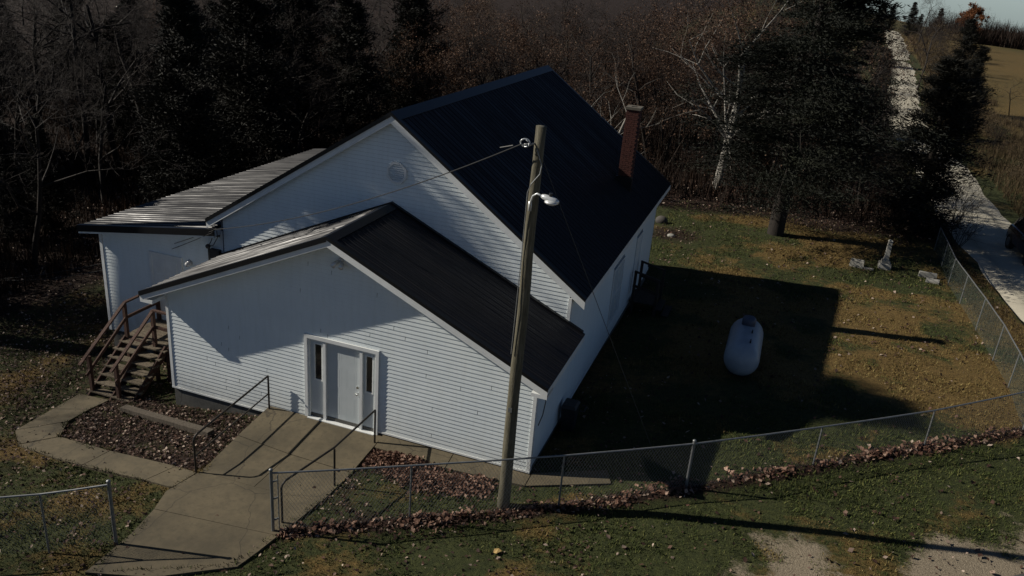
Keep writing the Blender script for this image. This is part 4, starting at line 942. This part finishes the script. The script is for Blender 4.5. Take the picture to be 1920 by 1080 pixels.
scatter(14, (-50, -10), (30, 60), back, 3.0, ['cedar'], (6, 10), 'among the leafless woods behind the church', 'in the woods behind the church')
scatter(60, (-110, 18), (62, 125), lambda x, y: rd(x, y) > 5 and clear(x, y), 4, ['bare', 'bare', 'bare', 'russet'], (7, 10), 'in the distant brown woods at the top of the picture', 'in the distant woods')
scatter(46, (-36, -11.5), (3, 32), lambda x, y: True, 2.0, ['bare', 'bare', 'bare', 'cedar'], (7, 11), 'standing shaded in the woods left of the church', 'in the dark left woods')
scatter(20, (-21, -12), (-4.5, 4.5), lambda x, y: True, 1.6, ['bare', 'bare', 'cedar'], (3.6, 5.6), 'outside the left picture edge throwing dappled shade', 'throwing shade from the left')
HIGH = conifer('pine_tree', 123, 21.2, 1.95, 'needle', 190, 260, 14.6, .2, .1, size=.12, full=.32); HIGH.location = (-13, .4, g(-13, .4)); tag(HIGH, 'very tall pine outside the left picture edge shading the main gable', 'tree')
for x, y in ((-22, -5.0), (-25.5, -7.0), (-20.5, -3.4), (-28, -5.6)): plant('bare', x, y, 16, 'tall leafless tree outside the left picture edge', 'tall trees left of the picture')
scatter(26, (-52, -24), (-16, 24), lambda x, y: True, 3.2, ['cedar', 'pine', 'bare'], (9, 13), 'deepest in the dark woods left of the church', 'deep in the left woods')
scatter(16, (28.8, 36), (33, 75), lambda x, y: rd(x, y) > 4.4, 1.2, ['shrub'], (1.3, 2.6), 'on the overgrown right bank of the gravel road', 'on the right road bank')
scatter(14, (28.8, 36), (33, 75), lambda x, y: rd(x, y) > 4.4, 1.2, ['tanshrub'], (1.2, 2.2), 'on the overgrown right bank of the gravel road', 'on the right road bank')
scatter(24, (30, 44), (75, 230), lambda x, y: 4.5 < rd(x, y) < 10, 2.6, ['shrub', 'tanshrub', 'bare'], (2.5, 5), 'between the far road and the field', 'along the far road')
scatter(46, (50, 130), (232, 275), lambda x, y: rd(x, y) > 6, 3.2, ['bare'], (5, 8.2), 'in the treeline beyond the field', 'in the treeline beyond the field')
scatter(36, (-60, 52), (225, 330), lambda x, y: rd(x, y) > 8, 6, ['bare', 'cedar'], (7, 10), 'in the far treeline around the road end', 'in the far treeline')
scatter(18, (18.5, 23), (33, 60), lambda x, y: 3.2 < rd(x, y) < 9 and clear(x, y), 2.4, ['shrub', 'bare', 'shrub'], (2.5, 6), 'on the left verge of the gravel road', 'on the left road verge')

# ---------------------------------------------------------------- ground cover (nobody could count it)
def in_path(x, y):
    c = np.zeros(np.shape(x), bool)
    for p in PATHS: c |= inside(x, y, p)
    c |= inside(x, y, [(-.0, 0), (W, 0), (9.85, 15.1), (-4.6, 15.1), (-4.6, 2.65), (0, 2.65)]); return c
def edge_dist(x, y):
    d = np.full(np.shape(x), 9.)
    for p in PATHS[:2]: d = np.minimum(d, segdist(x, y, list(p)+[p[0]]))
    return d
def grass(n, xr, yr, seed, h, keep):
    rg = np.random.default_rng(seed); x = rg.uniform(*xr, n); y = rg.uniform(*yr, n)
    ip = in_path(x, y); m = keep(x, y) & (~ip | ((edge_dist(x, y) < .02+.16*vnoise(x, y, .3, 71)**2) & (y < -.3))); x, y = x[m], y[m]; ip = ip[m]
    l = litter_amt(x, y); gv = gravel_amt(x, y); u = rg.uniform(0, 1, len(x)); m = (u > l*.8) & (gv < .42+.2*rg.uniform(0, 1, len(x))); x, y = x[m], y[m]; ip = ip[m]; n = len(x)
    d = dry_amt(x, y); hh = h*rg.uniform(.5, 1.5, n)*(.6+.8*vnoise(x, y, .35, 31)); a = rg.uniform(0, 6.283, n); wd = .010*rg.uniform(.6, 1.5, n)*(h/.06)
    z = gz(x, y)-.015+.05*ip; ln = hh*rg.uniform(.2, .9, n); b = rg.uniform(0, 6.283, n)
    V = np.stack([np.stack([x-np.cos(a)*wd, y-np.sin(a)*wd, z], -1), np.stack([x+np.cos(a)*wd, y+np.sin(a)*wd, z], -1), np.stack([x+np.cos(b)*ln, y+np.sin(b)*ln, z+hh], -1)], 1).reshape(-1, 3)
    dd = (d > .30+.4*vnoise(x, y, .28, 33)).astype(float)*rg.uniform(.55, 1, n)
    return V, np.arange(3*n).reshape(n, 3), np.repeat(rg.uniform(0, 1, n), 3), np.repeat(dd, 3)
notroad = lambda x, y: segdist(x, y, road_pts) > 2.0
V, F, T, D = grass(330000, (-7, 24), (-9, 6), 1, .058, lambda x, y: (y < 6) & (y > -9) & notroad(x, y) & (y > .55*x-14))
tag(fast('lawn_grass', V, F, 'blade', attrs={'tone': T, 'dry': D}), kind='stuff')
V, F, T, D = grass(240000, (-9, 24), (6, 31), 2, .07, lambda x, y: notroad(x, y) & ((x > 9) | (x < -4)) & (woods_line(x, y) < 1))
tag(fast('lawn_grass', V, F, 'blade', attrs={'tone': T, 'dry': D}), kind='stuff')
def leaves(n, xr, yr, seed, size, mat, name, dens, lift=.0, flat=.45):
    rg = np.random.default_rng(seed); x = rg.uniform(*xr, n); y = rg.uniform(*yr, n)
    m = rg.uniform(0, 1, n) < dens(x, y); x, y = x[m], y[m]; n = len(x); z = gz(x, y)+.02+rg.uniform(0, .03, n)+(lift(x, y) if callable(lift) else lift)*rg.uniform(0, 1, n)
    C3 = np.stack([x, y, z], -1); a = rg.normal(0, 1, (n, 3))*[1, 1, flat]; a /= np.linalg.norm(a, axis=1)[:, None]; b = np.cross(a, rg.normal(0, .35, (n, 3))+[0, 0, 1]); b /= np.linalg.norm(b, axis=1)[:, None]
    s = (size*rg.uniform(.35, 1.7, n)**1.2)[:, None]; up = np.array([0, 0, 1.])*s*rg.uniform(-.3, .7, n)[:, None]
    V = np.stack([C3-a*s, C3+b*s*.7+up, C3+a*s, C3-b*s*.7+up*.6], 1).reshape(-1, 3); k = np.arange(4*n).reshape(n, 4)
    F = np.concatenate([k[:, [0, 1, 2]], k[:, [0, 2, 3]]]); return tag(fast(name, V, F, mat, attrs={'tone': np.repeat(rg.uniform(0, 1, n)**2.3, 4)}), kind='stuff')
house = lambda x, y: inside(x, y, [(-.0, 0), (W, 0), (9.85, 15.1), (-4.6, 15.1), (-4.6, 2.65), (0, 2.65)])
def ld(x, y):
    p = np.zeros(np.shape(x), bool)
    for q in PATHS: p |= inside(x, y, q)
    d = np.clip(litter_amt(x, y), 0, 1)**1.5; return np.where(house(x, y), 0, np.where(p, np.where(x < 2.6, .16*np.clip(vnoise(x, y, .8, 61)*1.6-.3, 0, 1), d*.02+.002), d))*notroad(x, y)
leaves(170000, (-9, 12), (-9, 6), 5, .029, 'litter', 'fallen_leaves', ld)
leaves(120000, (-22, 23), (-3, 34), 6, .042, 'litter', 'fallen_leaves', lambda x, y: ld(x, y)*np.where((y < 6) & (x > -9) & (x < 12), 0, 1))
leaves(9000, (-9, 20), (-10, 4), 7, .026, 'litter', 'scattered_leaves', lambda x, y: .32*(~in_path(x, y))*(vnoise(x, y, 1.3, 41) > .35))
drift = lambda x, y: np.exp(-(segdist(x, y, [(fx+.02, fy-.02) for fx, fy in fence_xy])/(.10+.26*vnoise(x, y, .9, 9)**1.5))**2)*(.03+.9*vnoise(x, y, .55, 10)**1.8)
leaves(150000, (5.9, 21.7), (-4.2, 8.1), 8, .042, 'litterp', 'leaf_drift', lambda x, y: drift(x, y)*(~in_path(x, y)), lambda x, y: .10*drift(x, y), .8)
mound = lambda x, y: np.maximum(np.exp(-(((x-6.95)/.75)**2+((y+.68)/.3)**2)), .7*np.exp(-(segdist(x, y, [(7.0, -.9), (7.9, -1.1), (8.9, -.8)])/.28)**2))
leaves(30000, (6.1, 9.6), (-2, -.2), 9, .038, 'litterp', 'leaf_drift', mound, lambda x, y: .14*mound(x, y), 1.)
# weeds and undergrowth
def weeds(n, xr, yr, seed, h, dens, mat='weed', name='dry_weeds', wd=.02):
    rg = np.random.default_rng(seed); x = rg.uniform(*xr, n); y = rg.uniform(*yr, n); m = rg.uniform(0, 1, n) < dens(x, y); x, y = x[m], y[m]; n = len(x)
    hh = h*rg.uniform(.3, 1.4, n)*(.4+vnoise(x, y, 2.2, 51)); a = rg.uniform(0, 6.283, n); z = gz(x, y)-.05; w_ = wd*rg.uniform(.5, 1.5, n); b = rg.uniform(0, 6.28, n); ln = hh*rg.uniform(0, .55, n)
    V = np.stack([np.stack([x-np.cos(a)*w_, y-np.sin(a)*w_, z], -1), np.stack([x+np.cos(a)*w_, y+np.sin(a)*w_, z], -1), np.stack([x+np.cos(b)*ln, y+np.sin(b)*ln, z+hh], -1)], 1).reshape(-1, 3)
    return tag(fast(name, V, np.arange(3*n).reshape(n, 3), mat, attrs={'tone': np.repeat(rg.uniform(0, 1, n), 3)}), kind='stuff')
weeds(60000, (27, 37), (20, 110), 12, .85, lambda x, y: (segdist(x, y, road_pts) > 2.6)*(x < 33+3*vnoise(x, y, 6, 3))*np.clip(.2+vnoise(x, y, 3, 52), 0, 1))
weeds(30000, (32, 48), (110, 240), 13, .9, lambda x, y: (segdist(x, y, road_pts) > 3)*(segdist(x, y, road_pts) < 9), wd=.05)
weeds(110000, (-60, 22.3), (29, 75), 14, 1.7, lambda x, y: (woods_line(x, y) > .3)*(segdist(x, y, road_pts) > 3)*np.clip(vnoise(x, y, 4, 53)*1.2-.1, 0, 1), 'brush', 'undergrowth', .03)
weeds(26000, (-36, -10), (-6, 31), 15, .9, lambda x, y: (woods_line(x, y) > .5)*1., 'brush', 'undergrowth', .03)
weeds(26000, (45, 135), (228, 250), 17, 4.2, lambda x, y: (segdist(x, y, road_pts) > 6)*1., 'brush', 'undergrowth', .12)
weeds(9000, (21.8, 23.2), (6, 34), 16, .25, lambda x, y: segdist(x, y, road_pts) > 2.1, 'weed', 'dry_weeds', .012)
# the single yellow leaf and pale twigs on the front verge
tag(obj('yellow_leaf', ([(10.06, -2.87, g(10.1, -2.8)+.03), (10.14, -2.92, g(10.1, -2.8)+.07), (10.21, -2.79, g(10.1, -2.8)+.06), (10.13, -2.75, g(10.1, -2.8)+.07), (10.05, -2.79, g(10.1, -2.8)+.06)], [(0, 1, 3, 4), (1, 2, 3)]), 'yellow'), 'lone big yellow leaf on the grass in front of the pole', 'leaf')
# hide prototypes far below the world is not allowed: remove them instead
for ks in PR.values():
    for p in ks:
        for ch in list(p.children): bpy.data.objects.remove(ch)
        bpy.data.objects.remove(p)
